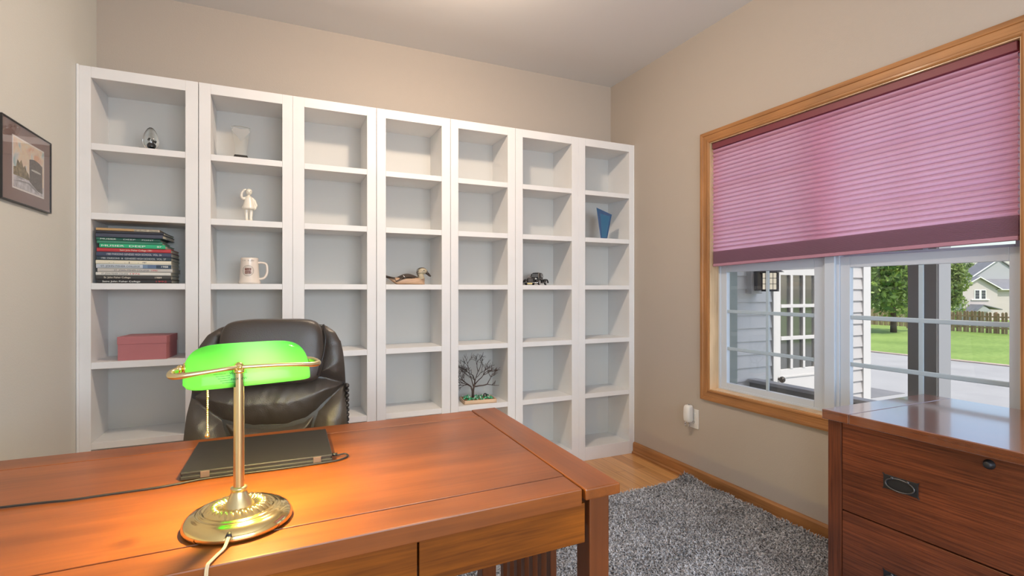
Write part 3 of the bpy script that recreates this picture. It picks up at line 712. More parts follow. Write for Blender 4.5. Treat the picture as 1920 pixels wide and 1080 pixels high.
# --- yearbooks: (height share, x0, length, cover, extra), bottom to top
def cover(n, c): return plain(n, c, .45, var=.06)
PAGES = plain('book_pages', (.62,.58,.48), .8)
FOIL = plain('silver_lettering', (.55,.58,.60), .45); CREAML = plain('cream_lettering', (.75,.68,.55), .5)
DARKL = plain('dark_lettering', (.04,.045,.06), .5); REDL = plain('red_lettering', (.50,.03,.04), .5); WHITEL = plain('white_lettering', (.8,.82,.78), .5)
books = [
 (.0185,-.808,.300,(.020,.020,.022),'black yearbook with red and white spine writing, lowest in the stack',[('Saint John Fisher College',.020,.150,WHITEL),('1992',.235,.045,REDL)]),
 (.0200,-.812,.302,(.045,.043,.040),'charcoal yearbook with pale spine writing, second from the stack bottom',[('St. John Fisher College',.030,.105,CREAML),('1989',.235,.028,CREAML)]),
 (.0160,-.814,.303,(.70,.68,.62),'white yearbook with a red year on its spine, low in the stack',[('ST. JOHN FISHER COLLEGE',.022,.105,DARKL),('1976',.135,.040,REDL)]),
 (.0185,-.807,.303,(.52,.50,.46),'warm grey yearbook with dark writing, fourth from the stack bottom',[('ST. JOHN FISHER COLLEGE',.065,.140,DARKL),('1990',.215,.025,REDL)]),
 (.0205,-.812,.303,(.50,.55,.60),'pale blue yearbook whose spine ends in dark blue',[('ST. JOHN FISHER COLLEGE',.018,.155,DARKL),('1988',.262,.028,WHITEL)]),
 (.0185,-.814,.304,(.76,.71,.56),'cream yearbook with faint marks on its spine, mid stack',[('. .    . |   .',.050,.12,DARKL),('1987',.185,.016,DARKL)]),
 (.0190,-.812,.302,(.028,.050,.068),'dark teal yearbook lettered in silver, above the cream one',[('1981 PARSONS  &  GENESEE HIGH SCHOOL  VOL. 27',.018,.262,FOIL)]),
 (.0220,-.813,.303,(.050,.065,.115),'navy yearbook lettered in silver, just under the red one',[('1980 PARSONS GENESEE HIGH SCHOOL  VOL. 26',.040,.222,FOIL)]),
 (.0190,-.811,.299,(.50,.045,.055),'red yearbook with cream spine writing',[('Saint John Fisher College 1991',.090,.130,CREAML)]),
 (.0200,-.800,.266,(.03,.42,.20),'bright green yearbook with pale capitals, set in from the left',[('MUSIER',.008,.090,WHITEL),('DEEP',.118,.066,WHITEL),('87',.232,.018,WHITEL)]),
 (.0150,-.810,.262,(.055,.24,.15),'mid green plain yearbook between two lettered green ones',[]),
 (.0150,-.812,.256,(.022,.135,.085),'dark green yearbook with white capitals on its spine',[('MUSIER',.016,.062,WHITEL),('DEEP',.106,.048,WHITEL),('POINT',.180,.048,WHITEL)]),
 (.0190,-.814,.272,(.065,.075,.11),'slate blue yearbook, third from the top of the stack',[]),
 (.0135,-.814,.274,(.028,.030,.042),'blackish yearbook right beneath the tan topmost one',[]),
 (.0130,-.813,.254,(.50,.32,.15),'thin tan book with worn end, topmost of the stack',[]),
]
z = ZS[3]
rnd = random.Random(4)
for i, (h, x0, ln, c_, lab, txt) in enumerate(books):
    ry = 3.038+rnd.uniform(-.004, .005); dep = .225
    rot = [0,0,0,0,0,0,0,0,0,-.01,.02,.03,-.06,-.03,.01][i]
    t = thing('yearbook', lab, 'book', (x0, ry, z), rot, 'yearbooks stacked in the leftmost bookcase')
    th = .0022; cov = cover('book_cover', c_)
    m = MB(); m.box(0, ln, .004, dep, 0, th); m.box(0, ln, .004, dep, h-th-.0004, h-.0004)
    # rounded spine
    pr = [(.006, 0), (.0015, .0012), (0, h*.3), (0, h*.7), (.0015, h-.0016), (.006, h-.0004)]
    m.prism(pr, 0, ln, 'x', smooth=False)
    obj('book_cover', m, cov, t)
    obj('book_pages', MB().box(.003, ln-.003, .006, dep-.004, th, h-th-.0004), PAGES, t)
    if txt:
        for s_, xx, wid, tm in txt:
            vs, fs = text_mesh(s_, h*.62); xm_ = max(v[0] for v in vs)-min(v[0] for v in vs); x00 = min(v[0] for v in vs)
            m = MB(); m.add([(xx+(v[0]-x00)*wid/xm_, -.0004, h*.28+v[1]) for v in vs], fs); obj('spine_lettering', m, tm, t, fixn=False)
    if i == 4:
        obj('spine_band', MB().box(.185, .205, -.0003, .002, .001, h-.002), plain('mid_blue_band', (.16,.24,.36), .5), t)
        obj('spine_band', MB().box(.205, .240, -.0003, .002, .001, h-.002), plain('blue_band', (.10,.16,.27), .5), t)
        obj('spine_band', MB().box(.240, ln, -.0003, .002, .001, h-.002), plain('navy_band', (.025,.05,.09), .5), t)
    if i == 14: obj('worn_end', MB().box(.150, ln+.0003, -.0004, .002, .001, h-.002), plain('worn_paper_end', (.42,.38,.30), .6, var=.5, vscale=90), t)
    z += h

# --- pink box
pb = thing('gift_box', 'dusty pink lidded cardboard box on a lower left shelf', 'box', (-.735, 3.052, ZS[4]), math.radians(-5))
PINK = plain('dusty_pink_card', (.46,.165,.175), .55, var=.05); PINKE = plain('pale_pink_edge', (.62,.30,.30), .5)
obj('box_body', MB().box(.002, .206, .002, .185, 0, .092), PINK, pb, .0012)
obj('box_lid', MB().box(0, .208, 0, .187, .079, .116), PINK, pb, .0012)

# --- glass egg award
eg = thing('glass_award', 'clear teardrop glass award with a blue swirl inside on a dark plate', 'award', (-.604, 3.085, ZS[1]), math.radians(8))
obj('award_base', MB().box(-.048, .048, -.030, .030, 0, .0065), plain('dark_stone', (.02,.025,.025), .3), eg, .002)
prof = []
for k in range(23):
    t = k/22; a = t*PI; r = .033*math.sin(a)**(.85)*(1+.28*math.cos(a)); prof.append((max(r, .0004), .0068+.112*(1-math.cos(a))/2))
obj('glass_body', MB().lathe(prof, 36), glass('clear_crystal', (.95,.98,.97)), eg)
m = MB(); m.ell((.002, 0, .030), (.014,.012,.014), 20, 12); obj('blue_core', m, plain('blue_glass_core', (.03,.20,.38), .15, coat=1), eg)
m = MB()
for k in range(7):
    a = k*1.3; m.ell((.010*math.cos(a)+.003, .010*math.sin(a), .046+.004*(k % 4)), (.0035,.0035,.004), 10, 8)
obj('bubbles', m, plain('milky_glass', (.75,.77,.74), .2, coat=1), eg)

# --- crystal trophy
tp = thing('crystal_trophy', 'clear flared crystal trophy with V facet on a small black base', 'trophy', (-.2015, 3.08, ZS[1]), math.radians(4))
m = MB(); a_, b_, h_ = .038, .030, .021
m.add([(-a_,-.018,0),(a_,-.018,0),(a_,.018,0),(-a_,.018,0),(-b_,-.014,h_),(b_,-.014,h_),(b_,.014,h_),(-b_,.014,h_)], [(3,2,1,0),(4,5,6,7),(0,1,5,4),(1,2,6,5),(2,3,7,6),(3,0,4,7)])
obj('trophy_base', m, plain('black_glass_base', (.025,.025,.022), .2, coat=.5), tp, .0012)
H0, H1 = h_+.0003, .172
outl = [(-.026,H0),(.026,H0),(.0285,.06),(.033,.095),(.040,.130),(.0475,.160),(.046,.170),(.030,.1745),(0,.176),(-.030,.1745),(-.046,.170),(-.0475,.160),(-.040,.130),(-.033,.095),(-.0285,.06)]
m = MB(); m.prism(outl, -.010, .010, 'y')
obj('trophy_blade', m, glass('trophy_crystal', (.97,.99,.98)), tp, .0015)
m = MB(); m.add([(-.044,-.0106,.150),(0,-.0108,.096),(.044,-.0106,.150),(.034,-.0106,.166),(0,-.0106,.160),(-.034,-.0106,.166),(0,-.0125,.140)], [(0,1,6),(1,2,6),(2,3,6),(3,4,6),(4,5,6),(5,0,6)])
fr_ = translucent('frosted_facet', (.75,.77,.76), (.8,.82,.8), .5); obj('frosted_facet', m, fr_, tp)

# --- white figurine of a child shading the eyes
fg = thing('figurine', 'small white ceramic figurine of a child with hand raised to brow', 'figurine', (-.164, 3.075, ZS[2]), math.radians(6))
PORC = plain('white_porcelain', (.80,.76,.66), .3, coat=.4, bump=0)
m = MB()
m.ell((0,-.002,.157), (.0155,.0165,.0185)).ell((.001,.003,.160), (.0165,.0165,.0175)).tube([(0,0,.13),(0,0,.15)], .007)
m.lathe([(.001,.062),(.030,.064),(.0325,.070),(.027,.090),(.021,.112),(.0175,.128),(.010,.137),(.001,.140)], 24)
m.ell((-.018,0,.074), (.016,.012,.012)).tube([(-.012,0,.125),(-.028,-.004,.120),(-.036,-.008,.128)], [.008,.008,.007])
m.tube([(-.036,-.008,.128),(-.034,-.012,.148),(-.024,-.016,.164),(-.014,-.018,.168)], [.0075,.0065,.0055,.004])
m.tube([(.014,0,.126),(.028,0,.110),(.036,-.003,.088),(.030,-.006,.070),(.022,-.008,.064)], [.0085,.0085,.0075,.0065,.005])
for s in (-1, 1): m.tube([(s*.0105,0,.070),(s*.011,0,.045),(s*.0105,0,.020),(s*.0105,-.001,.008)], [.0105,.0095,.0075,.008]).ell((s*.011,-.006,.0055), (.008,.0135,.0055))
m.ell((0,-.0185,.155), (.0022,.003,.0028)).ell((0,.002,.0035),(.024,.018,.0035))
f_ = obj('figure', m, PORC, fg)
r_ = f_.modifiers.new('r', 'REMESH'); r_.mode = 'VOXEL'; r_.voxel_size = .0016; r_.use_smooth_shade = True
s_ = f_.modifiers.new('s', 'SMOOTH'); s_.iterations = 3
m = MB()
for s in (-1, 1): m.ell((s*.006, -.0178, .158), (.0016,.001,.0013), 8, 6)
m.box(-.004, .004, -.0184, -.0172, .1480, .1489)
obj('face_detail', m, plain('grey_glaze', (.30,.26,.22), .4), fg)

# --- stein mug
mg = thing('mug', 'cream ceramic mug with round dark red seal, handle on the right', 'mug', (-.160, 3.082, ZS[3]), 0)
MUG = plain('cream_ceramic', (.78,.70,.62), .3, coat=.4, bump=0)
def mr_(z): 
    pts_ = [(0,.0535),(.012,.0530),(.020,.0495),(.06,.0465),(.10,.0440),(.118,.0425),(.132,.0430),(.140,.0425)]
    for (a,ra),(b,rb) in zip(pts_, pts_[1:]):
        if z <= b: return ra+(rb-ra)*(z-a)/(b-a)
    return .0425
prof = [(.001,0)]+[(mr_(z_), z_) for z_ in (.0005,.012,.020,.04,.06,.08,.10,.118,.132,.139)]+[(.0400,.1405),(.0385,.138),(.040,.02),(.001,.012)]
obj('mug_body', MB().lathe(prof, 48, caps=False), MUG, mg)
obj('mug_handle', MB().tube(smooth_path([(.040,-.006,.114),(.060,-.008,.115),(.080,-.010,.108),(.086,-.010,.085),(.084,-.010,.055),(.070,-.010,.032),(.046,-.008,.026)]), .0062, 12), MUG, mg)
def wrap(vs, off=.0006):
    out = []
    for x, z_ in vs:
        r = mr_(z_)+off; a = x/r-PI/2-.12; out.append((r*math.cos(a), r*math.sin(a), z_))
    return out
def ring(cx, cz, r0, r1, n=40):
    vs = []; fs = []
    for k in range(n):
        a = 2*PI*k/n; vs += [(cx+r0*math.cos(a), cz+r0*math.sin(a)), (cx+r1*math.cos(a), cz+r1*math.sin(a))]
    for k in range(n): j = (k+1) % n; fs.append((2*k, 2*k+1, 2*j+1, 2*j))
    return vs, fs
SEALG = plain('grey_seal_ring', (.20,.18,.15), .5); MAR = plain('maroon_seal', (.13,.022,.018), .5)
m = MB(); v_, f_ = ring(0, .070, .0275, .0290); m.add(wrap(v_), f_); v_, f_ = ring(0, .070, .0205, .0212); m.add(wrap(v_), f_)
for k in range(22):
    a = 2*PI*k/22; c_, s__ = math.cos(a), math.sin(a); v4 = []
    for dr, dt in ((.0232,-.0012),(.0258,-.0012),(.0258,.0012),(.0232,.0012)): v4.append((dr*c_-dt*s__, .070+dr*s__+dt*c_))
    m.add(wrap(v4), [(0,1,2,3)])
obj('seal_ring', m, SEALG, mg, fixn=False)
m = MB(); sh_ = [(-.0150,.0145),(.0150,.0145),(.0130,.004),(.0140,-.006),(.0090,-.0150),(0,-.0180),(-.0090,-.0150),(-.0140,-.006),(-.0130,.004)]
for a_, b_ in ((-.0150,-.0075),(-.0075,0),(0,.0075),(.0075,.0150)):
    for c_, d_ in ((.070,.0845),(.0535,.0675)): m.add(wrap([(a_,c_),(b_,c_),(b_,d_),(a_,d_)]), [(0,1,2,3)])
obj('seal_shield', m, MAR, mg, fixn=False)
m = MB()
for t_, z_, sz in (('THE', .0735, .0105), ('FISH', .0555, .0100)):
    vs, fs = text_mesh(t_, sz); x00 = min(v[0] for v in vs); w_ = max(v[0] for v in vs)-x00
    m.add(wrap([((v[0]-x00-w_/2)*.024/w_, z_+v[1]) for v in vs], .0010), fs)
obj('seal_lettering', m, plain('pale_seal_letter', (.70,.60,.50), .5), mg, fixn=False)
m = MB(); vs, fs = text_mesh('S. A.   St. John', .011); x00 = min(v[0] for v in vs); w_ = max(v[0] for v in vs)-x00
m.add(wrap([((v[0]-x00-w_/2)*.058/w_, .1215+v[1]*.9) for v in vs]), fs)
obj('rim_lettering', m, SEALG, mg, fixn=False)

# --- duck decoy (head to the right)
dk = thing('duck_decoy', 'painted wooden duck decoy facing right, brown back and tan sides', 'decoy', (.704, 3.085, ZS[3]), math.radians(-4))
TAN = wood('decoy_tan', (.42,.25,.15), (.60,.42,.28), 'x', .5, .1, contrast=.5); DARK = wood('decoy_brown', (.030,.022,.018), (.10,.075,.06), 'x', .5, .1, contrast=.5)
def hull(u, v):
    x = -.125+.215*u; a = PI*(v)-PI/2                      # a from bottom to top on one side... full loop below
    return x
m = MB()
def hs(u):      # (half width, bottom z, top z)
    top = .040+.004*math.sin(PI*u); 
    bot = .0 if u > .22 else .036*(1-u/.22)**1.1
    wd = .042*(math.sin(PI*min(1, .10+u*.92))**.55)
    if u > .93: wd *= (1-((u-.93)/.07)**2*.55)
    return wd, bot, top
def hullf(u, v):
    wd, bt, tp_ = hs(u); a = 2*PI*v; c_, s__ = math.cos(a), math.sin(a)
    y = wd*math.copysign(abs(c_)**.7, c_); zc = (bt+tp_)/2; hz = (tp_-bt)/2
    return (-.118+.218*u, y, zc+hz*math.copysign(abs(s__)**.55, s__))
m.grid(hullf, 40, 36)
for u in (0, 1): 
    ring_ = [hullf(u, k/36) for k in range(36)]; m.add(ring_, [tuple(range(36))], True)
obj('decoy_body', m, TAN, dk)
m = MB()
def back(u, v):
    x = -.135+.200*u; prof_ = .043+.024*math.sin(PI*min(1,max(0,(u-.30)/.70)))**1.1 + (.013*(1-u/.30)**1.3 if u < .30 else 0)
    wd = .010+.034*math.sin(PI*min(1,max(0,u*.95+.03)))**.7; t = v*2-1
    return (x, wd*t, prof_-(.022*(t*t)) if u > .25 else prof_-.008*t*t)
m.grid(back, 40, 16)
def back2(u, v): p = back(u, v); return (p[0], p[1], min(p[2]-.006, .040) if u > .2 else p[2]-.006)
m.grid(back2, 40, 16, flip=True)
bk_ = obj('decoy_back', m, DARK, dk, fixn=False)
obj('wing_bar', MB().tube([(-.036,-.030,.055),(-.030,-.036,.047),(-.026,-.040,.040)], [.002,.003,.002], 8), plain('white_wing_bar', (.75,.72,.68), .5), bk_)
m = MB(); m.tube(smooth_path([(.078,0,.034),(.075,0,.050),(.073,0,.066)]), [.024-.0006*k for k in range(13)], 18)
m.ell((.086,0,.084), (.029,.0195,.0215)).ell((.076,0,.078), (.024,.0185,.021))
hd = obj('decoy_head', m, wood('decoy_head_paint', (.34,.29,.19), (.52,.46,.33), 'x', .5, .1), dk)
m = MB()
def cap(u, v):
    a = PI*(.02+.96*u); b = (v-.5)*1.25
    return (.0825-.0340*math.cos(a), .0208*math.sin(b)*math.sin(a)**.5, .0800+.0265*math.sin(a)*math.cos(b))
m.grid(cap, 30, 12); obj('head_cap', m, DARK, hd, fixn=False)
m = MB(); m.tube([(.058,-.0160,.086),(.050,-.0130,.077),(.052,-.016,.062),(.060,-.020,.050)], [.0025,.004,.0035,.002], 8); obj('neck_stripe', m, DARK, hd)
obj('eye', MB().ell((.092,-.0198,.0870), (.0032,.0015,.0032), 12, 8), BLACK, hd)
obj('bill', MB().tube([(.106,0,.078),(.119,0,.068),(.131,0,.056),(.138,0,.052)], [.0115,.0085,.0065,.004], 14), plain('dark_bill', (.035,.025,.018), .35), dk)

# --- toy car, seen from its front left corner
tc_ = thing('toy_car', 'black model vintage coupe with whitewall tyres and gold plate', 'toy car', (1.602, 3.128, ZS[3]), math.radians(-141)); tc_.scale = (.90, 1.32, 1.04)
CAR = plain('black_car_paint', (.018,.018,.020), .15, coat=1); CHR = plain('chrome', (.75,.76,.78), .12, 1.0)
# car runs along +x (front), width y, units metres
m = MB()
def carbody(u, v):
    x = -.098+.196*u; a = 2*PI*v; w_ = .030-.008*max(0, (u-.5)*2)**1.2-.006*max(0, (.3-u)/.3)
    top = .046 if u > .35 else .046-.014*((.35-u)/.35)**2; top += .002*math.sin(PI*u)
    c_, s__ = math.cos(a), math.sin(a)
    return (x, w_*math.copysign(abs(c_)**.5, c_), .030+(top-.030 if s__ > 0 else .014)*math.copysign(abs(s__)**.5, s__))
m.grid(carbody, 40, 32)
for u in (0, 1): m.add([carbody(u, k/32) for k in range(32)], [tuple(range(32))], True)
obj('car_body', m, CAR, tc_)
m = MB(); 
def cabin(u, v):
    a = 2*PI*v; t = u; w_ = .0285-.005*t**2; xm = -.022; xl = .042-.016*t
    c_, s__ = math.cos(a), math.sin(a)
    return (xm+xl*math.copysign(abs(c_)**.45, c_)-.004*t, w_*math.copysign(abs(s__)**.45, s__), .044+.038*t)
m.grid(cabin, 1, 32); m.grid(lambda u, v: tuple(np.array((-.026,0,.086))*(1-u)+np.array(cabin(1, v))*u+np.array((0,0,.0015*math.sin(PI*u)))), 8, 32)
cbn = obj('car_cabin', m, CAR, tc_)
GL = plain('dark_car_glass', (.10,.11,.12), .08, coat=1)
m = MB(); m.add([(.0225,-.021,.052),(.0225,.021,.052),(.0115,.018,.076),(.0115,-.018,.076)], [(0,1,2,3)])
for s in (-1, 1): m.add([(-.050,s*.0292,.054),(.008,s*.0292,.054),(.002,s*.0262,.076),(-.044,s*.0262,.076)], [(0,1,2,3)])
obj('car_windows', m, GL, cbn, fixn=False)
m = MB()
for s in (-1, 1):
    for xc, ln_ in ((.062,.040), (-.066,.038)):
        def fen(u, v, s=s, xc=xc, ln_=ln_):
            a = PI*u; r = .0255; b = v*2-1
            return (xc-ln_*.86*math.cos(a), s*(.034+.011*b), .017+(.026*math.sin(a)-.004*b*b))
        m.grid(fen, 18, 6)
    m.box(-.035, .032, s*.028, s*.046, .0165, .0195)
fe = obj('fender', m, CAR, tc_); so = fe.modifiers.new('s', 'SOLIDIFY'); so.thickness = .0015
for xc in (.062, -.066):
    for s in (-1, 1):
        M_ = Matrix.Translation((xc, s*.0365, .0172)) @ Matrix.Rotation(-s*PI/2, 4, 'X')
        wh = obj('wheel', MB().lathe([(.001,-.005),(.0150,-.005),(.0172,-.003),(.0172,.003),(.0150,.0050),(.001,.0050)], 28, M_), plain('tyre', (.02,.02,.02), .7), tc_)
        obj('whitewall', MB().lathe([(.0088,.0052),(.0135,.0054),(.0135,.0050),(.0088,.0048)], 28, M_, caps=False), plain('whitewall', (.7,.7,.68), .5), wh)
        obj('hubcap', MB().lathe([(.001,.0065),(.005,.006),(.0075,.0050),(.001,.0045)], 20, M_), CHR, wh)
m = MB(); m.box(.0975, .1005, -.013, .013, .020, .044)
gr_ = obj('grille', m, plain('dark_grille', (.06,.06,.06), .3, .8), tc_, .001)
m = MB()
for k in range(7): m.box(.1003, .1012, -.0115+k*.0036, -.0100+k*.0036, .021, .043)
obj('grille_bars', m, CHR, gr_)
for s in (-1, 1):
    M_ = Matrix.Translation((.088, s*.024, .040)) @ Matrix.Rotation(PI/2, 4, 'Y')
    obj('headlight', MB().lathe([(.001,-.010),(.004,-.008),(.0065,0),(.0060,.002),(.001,.0035)], 18, M_), CHR, tc_)
    obj('mirror', MB().ell((.020, s*.040, .056), (.0025,.005,.0035), 10, 8), CHR, tc_)
m = MB(); m.tube([(.104,-.043,.016),(.109,-.02,.016),(.110,0,.016),(.109,.02,.016),(.104,.043,.016)], .0024, 8); m.tube([(-.104,-.043,.016),(-.108,0,.016),(-.104,.043,.016)], .0024, 8)
m.tube([(.095,-.02,.017),(.109,-.02,.016)], .0015, 6).tube([(.095,.02,.017),(.109,.02,.016)], .0015, 6).tube([(-.095,-.02,.017),(-.107,-.02,.016)], .0015, 6)
obj('bumper', m, CHR, tc_)
obj('licence_plate', MB().box(.1115, .1125, -.014, .014, .006, .015), plain('gold_plate', (.72,.62,.30), .4), tc_)

# --- blue glass wedge
bw = thing('glass_wedge', 'dark blue glass wedge award with slanted top', 'award', (2.127, 3.085, ZS[2]), math.radians(-12))
m = MB()
fr0, bk0 = -.016, .016
pf = [(-.026,0),(.026,0),(.062,.178),(-.058,.226)]; pb_ = [(-.022,0),(.022,0),(.050,.170),(-.042,.208)]
m.add([(x, fr0-.004, z_) for x, z_ in pf]+[(x+.010, bk0, z_) for x, z_ in pb_], [(0,1,2,3),(7,6,5,4),(0,4,5,1),(1,5,6,2),(2,6,7,3),(3,7,4,0)])
obj('wedge_body', m, plain('blue_glass', (.012,.085,.19), .12, coat=1, spec=.8), bw, .0012)
m = MB(); m.add([(-.016,fr0-.0046,.010),(.018,fr0-.0046,.010),(.048,fr0-.0046,.165),(-.028,fr0-.0046,.182)], [(0,1,2,3)])
obj('etched_face', m, plain('etched_blue', (.02,.115,.22), .3), bw, fixn=False)

# --- bare wire tree on a wooden tray
wt = thing('wire_tree', 'bare brown wire tree with tyre swing in wooden tray of green stones', 'ornament', (1.168, 3.112, ZS[5]), math.radians(-6))
WT = wood('tray_wood', (.58,.38,.22), (.76,.56,.38), 'x', .5, .1, contrast=.5)
tw, td = .108, .068
m = MB(); m.box(-tw, tw, -td, td, 0, .006); m.box(-tw, tw, -td, -td+.006, 0, .024); m.box(-tw, tw, td-.006, td, 0, .024); m.box(-tw, -tw+.006, -td, td, 0, .024); m.box(tw-.006, tw, -td, td, 0, .024)
obj('tray', m, WT, wt, .0008)
rs = random.Random(11); m = MB(); m2 = MB()
for k in range(90):
    x, y = rs.uniform(-tw+.012, tw-.025), rs.uniform(-td+.012, td-.012); r = rs.uniform(.007, .014)
    M_ = Matrix.Translation((x, y, .018+rs.uniform(0, .016))) @ Matrix.Rotation(rs.uniform(0, 3), 4, (rs.random(), rs.random(), rs.random()))
    (m if k % 3 else m2).ell((0,0,0), (r, r*.7, r*.5), 6, 4, M_)
st_ = obj('green_stones', m, plain('green_glass_stones', (.04,.38,.17), .15, coat=1, var=.5, vscale=60), wt); st_['kind'] = 'stuff'
st_ = obj('pale_stones', m2, plain('pale_green_stones', (.42,.60,.48), .2, coat=1), wt); st_['kind'] = 'stuff'
BR = plain('brown_wire', (.075,.05,.042), .5, .3)
m = MB()
def branch(p, d, ln, r, lv):
    pts_ = [Vector(p)]; dd = Vector(d).normalized()
    for k in range(4):
        dd = (dd+Vector((rs.uniform(-.25,.25), rs.uniform(-.2,.2), rs.uniform(-.15,.22)))).normalized(); q_ = pts_[-1]+dd*ln/4
        q_.y = max(-.085, min(.085, q_.y)); q_.x = max(-.15, min(.165, q_.x)); q_.z = min(q_.z, .332+rs.uniform(-.006, .006)); pts_.append(q_)
    m.tube(pts_, [r, r*.9, r*.8, r*.72, r*.6], 6)
    if lv <= 0: return
    n = 3 if lv > 1 else 4
    for k in range(n):
        i = rs.choice((2, 3, 4)) if k else 4; a = rs.uniform(-.95, .95)
        e_ = Vector((dd.x*math.cos(a)-dd.z*math.sin(a), dd.y+rs.uniform(-.5,.5), dd.x*math.sin(a)+dd.z*math.cos(a)))
        branch(pts_[i], e_, ln*rs.uniform(.6, .8), r*.68, lv-1)
tr0 = (-.030, 0, .015)
m.tube([tr0, (-.033,0,.05), (-.030,0,.085), (-.022,0,.115)], [.0085,.007,.0065,.006], 10)
m.tube([(-.036,0,.03),(-.038,0,.07),(-.046,0,.10)], [.006,.005,.0045], 8)
for p_, d_, l_ in (((-.022,0,.115),(.15,.1,1),.085), ((-.046,0,.10),(-.7,.0,.8),.085), ((-.03,0,.10),(-.25,.2,1),.09), ((-.022,0,.112),(.8,-.1,.75),.085), ((-.046,0,.10),(-1,-.2,.25),.06), ((-.026,0,.105),(.5,.3,.9),.08)):
    branch(p_, d_, l_, .0036, 3)
m.tube(smooth_path([(-.020,0,.098),(.005,-.01,.104),(.035,-.012,.106),(.060,-.012,.112)]), .004, 8)
branch((.060,-.012,.112), (.8,0,.9), .07, .0034, 2); branch((.060,-.012,.112), (1,0,-.35), .05, .0028, 1)
obj('wire_branches', m, BR, wt)
m = MB(); m.tube([(.036,-.012,.107),(.038,-.030,.056)], .0006, 5); obj('swing_rope', m, CREAML, wt)
m = MB(); pts_ = [(.040+.0095*math.cos(2*PI*k/20), -.030, .044+.0105*math.sin(2*PI*k/20)) for k in range(20)]
m.tube(pts_, .0042, 8, closed=True); obj('tyre_swing', m, plain('black_rubber', (.02,.02,.02), .6), wt)

# ------------------------------------------------------------------ picture on the left wall
pic = thing('framed_picture', 'framed watercolour of a round brick building with mauve mat on left wall', 'picture')
px0, px1, pz0, pz1 = 2.298, 2.706, 1.515, 1.807
m = MB(); fw = .004; X_ = XL
for a, b_, c_, d_ in ((px0, px1, pz0, pz0+fw), (px0, px1, pz1-fw, pz1), (px0, px0+fw, pz0+fw, pz1-fw), (px1-fw, px1, pz0+fw, pz1-fw)): m.box(X_+.001, X_+.0135, a, b_, c_, d_)
obj('picture_frame', m, plain('black_frame', (.02,.018,.018), .35), pic)
obj('mat_board', MB().box(X_+.001, X_+.0080, px0+fw, px1-fw, pz0+fw, pz1-fw), plain('mauve_mat', (.235,.155,.145), .7), pic)
ix0, ix1, iz0, iz1 = 2.382, 2.645, 1.566, 1.757
obj('print_border', MB().box(X_+.008, X_+.0092, ix0, ix1, iz0, iz1), plain('paper_white', (.78,.76,.76), .6), pic)
# painted sky
mm, nt, b = newmat('watercolour_sky'); tc = N(nt, 'ShaderNodeTexCoord'); nz = N(nt, 'ShaderNodeTexNoise', Scale=16.0, Detail=4.0, Distortion=.6); nt.links.new(tc.outputs['Object'], nz.inputs['Vector'])
rp = N(nt, 'ShaderNodeValToRGB'); e = rp.color_ramp.elements; e[0].position = .34; e[0].color = (.30,.50,.55,1); e[1].position = .66; e[1].color = (.72,.42,.26,1)
for p_, c_ in ((.43,(.66,.66,.66,1)), (.50,(.78,.66,.50,1)), (.58,(.72,.56,.48,1))): q_ = rp.color_ramp.elements.new(p_); q_.color = c_
nt.links.new(nz.outputs['Fac'], rp.inputs[0]); nt.links.new(rp.outputs[0], b.inputs['Base Color']); b.inputs['Roughness'].default_value = .7
def pgrid(pts): return [(X_+.0, ix0+.006+p*(ix1-ix0-.012), iz0+.006+q*(iz1-iz0-.012)) for p, q in pts]
def pshape(name, polys, t0, t1, mat, par):
    m = MB()
    for poly in polys:
        pp = [(ix0+.006+p*(ix1-ix0-.012), iz0+.006+q*(iz1-iz0-.012)) for p, q in poly]
        m.prism(pp, X_+t0-.004, X_+t1-.004, 'x')
    return obj(name, m, mat, par)
art = pshape('painting', [[(0,0),(1,0),(1,1),(0,1)]], .0132, .0136, mm, pic)
pshape('painted_ground', [[(0,0),(1,0),(1,.20),(.62,.22),(.3,.30),(0,.33)]], .0136, .0138, plain('ground_wash', (.56,.56,.62), .7, var=.35, vscale=50), art)
pshape('painted_trees', [[(0,.24),(.5,.24),(.48,.36),(.40,.42),(.36,.52),(.30,.46),(.24,.60),(.18,.52),(.12,.58),(.08,.42),(0,.40)]], .0136, .0139, plain('tree_wash', (.26,.21,.12), .7, var=.7, vscale=70), art)
arc = [(.50+.44*k/12, .60-.06*math.sin(PI*k/12)*-1-.0) for k in range(13)]
pshape('painted_building', [[(.50,.22)]+[(.50+.45*k/12, .66+.07*math.sin(PI*(k+2)/14)) for k in range(13)]+[(.95,.06),(.80,.08)]], .0138, .0141, plain('brick_wash', (.15,.125,.115), .7, var=.5, vscale=120), art)
pshape('painted_band', [[(.56,.475)]+[(.56+.33*k/8, .50+.015*math.sin(PI*k/8)) for k in range(9)]+[(.89,.475),(.72,.47)]], .0141, .0142, plain('pale_band_wash', (.55,.55,.52), .7), art)
pshape('painted_shadow', [[(0,.12),(.45,.16),(.6,.10),(.85,.02),(.7,.12),(.5,.19),(.2,.17)],[(.05,.22),(.25,.20),(.35,.22),(.2,.24)]], .0139, .0140, plain('grey_stroke', (.28,.28,.30), .7), art)
obj('picture_glass', MB().box(X_+.0112, X_+.0122, px0+fw, px1-fw, pz0+fw, pz1-fw), CLEAR, pic)

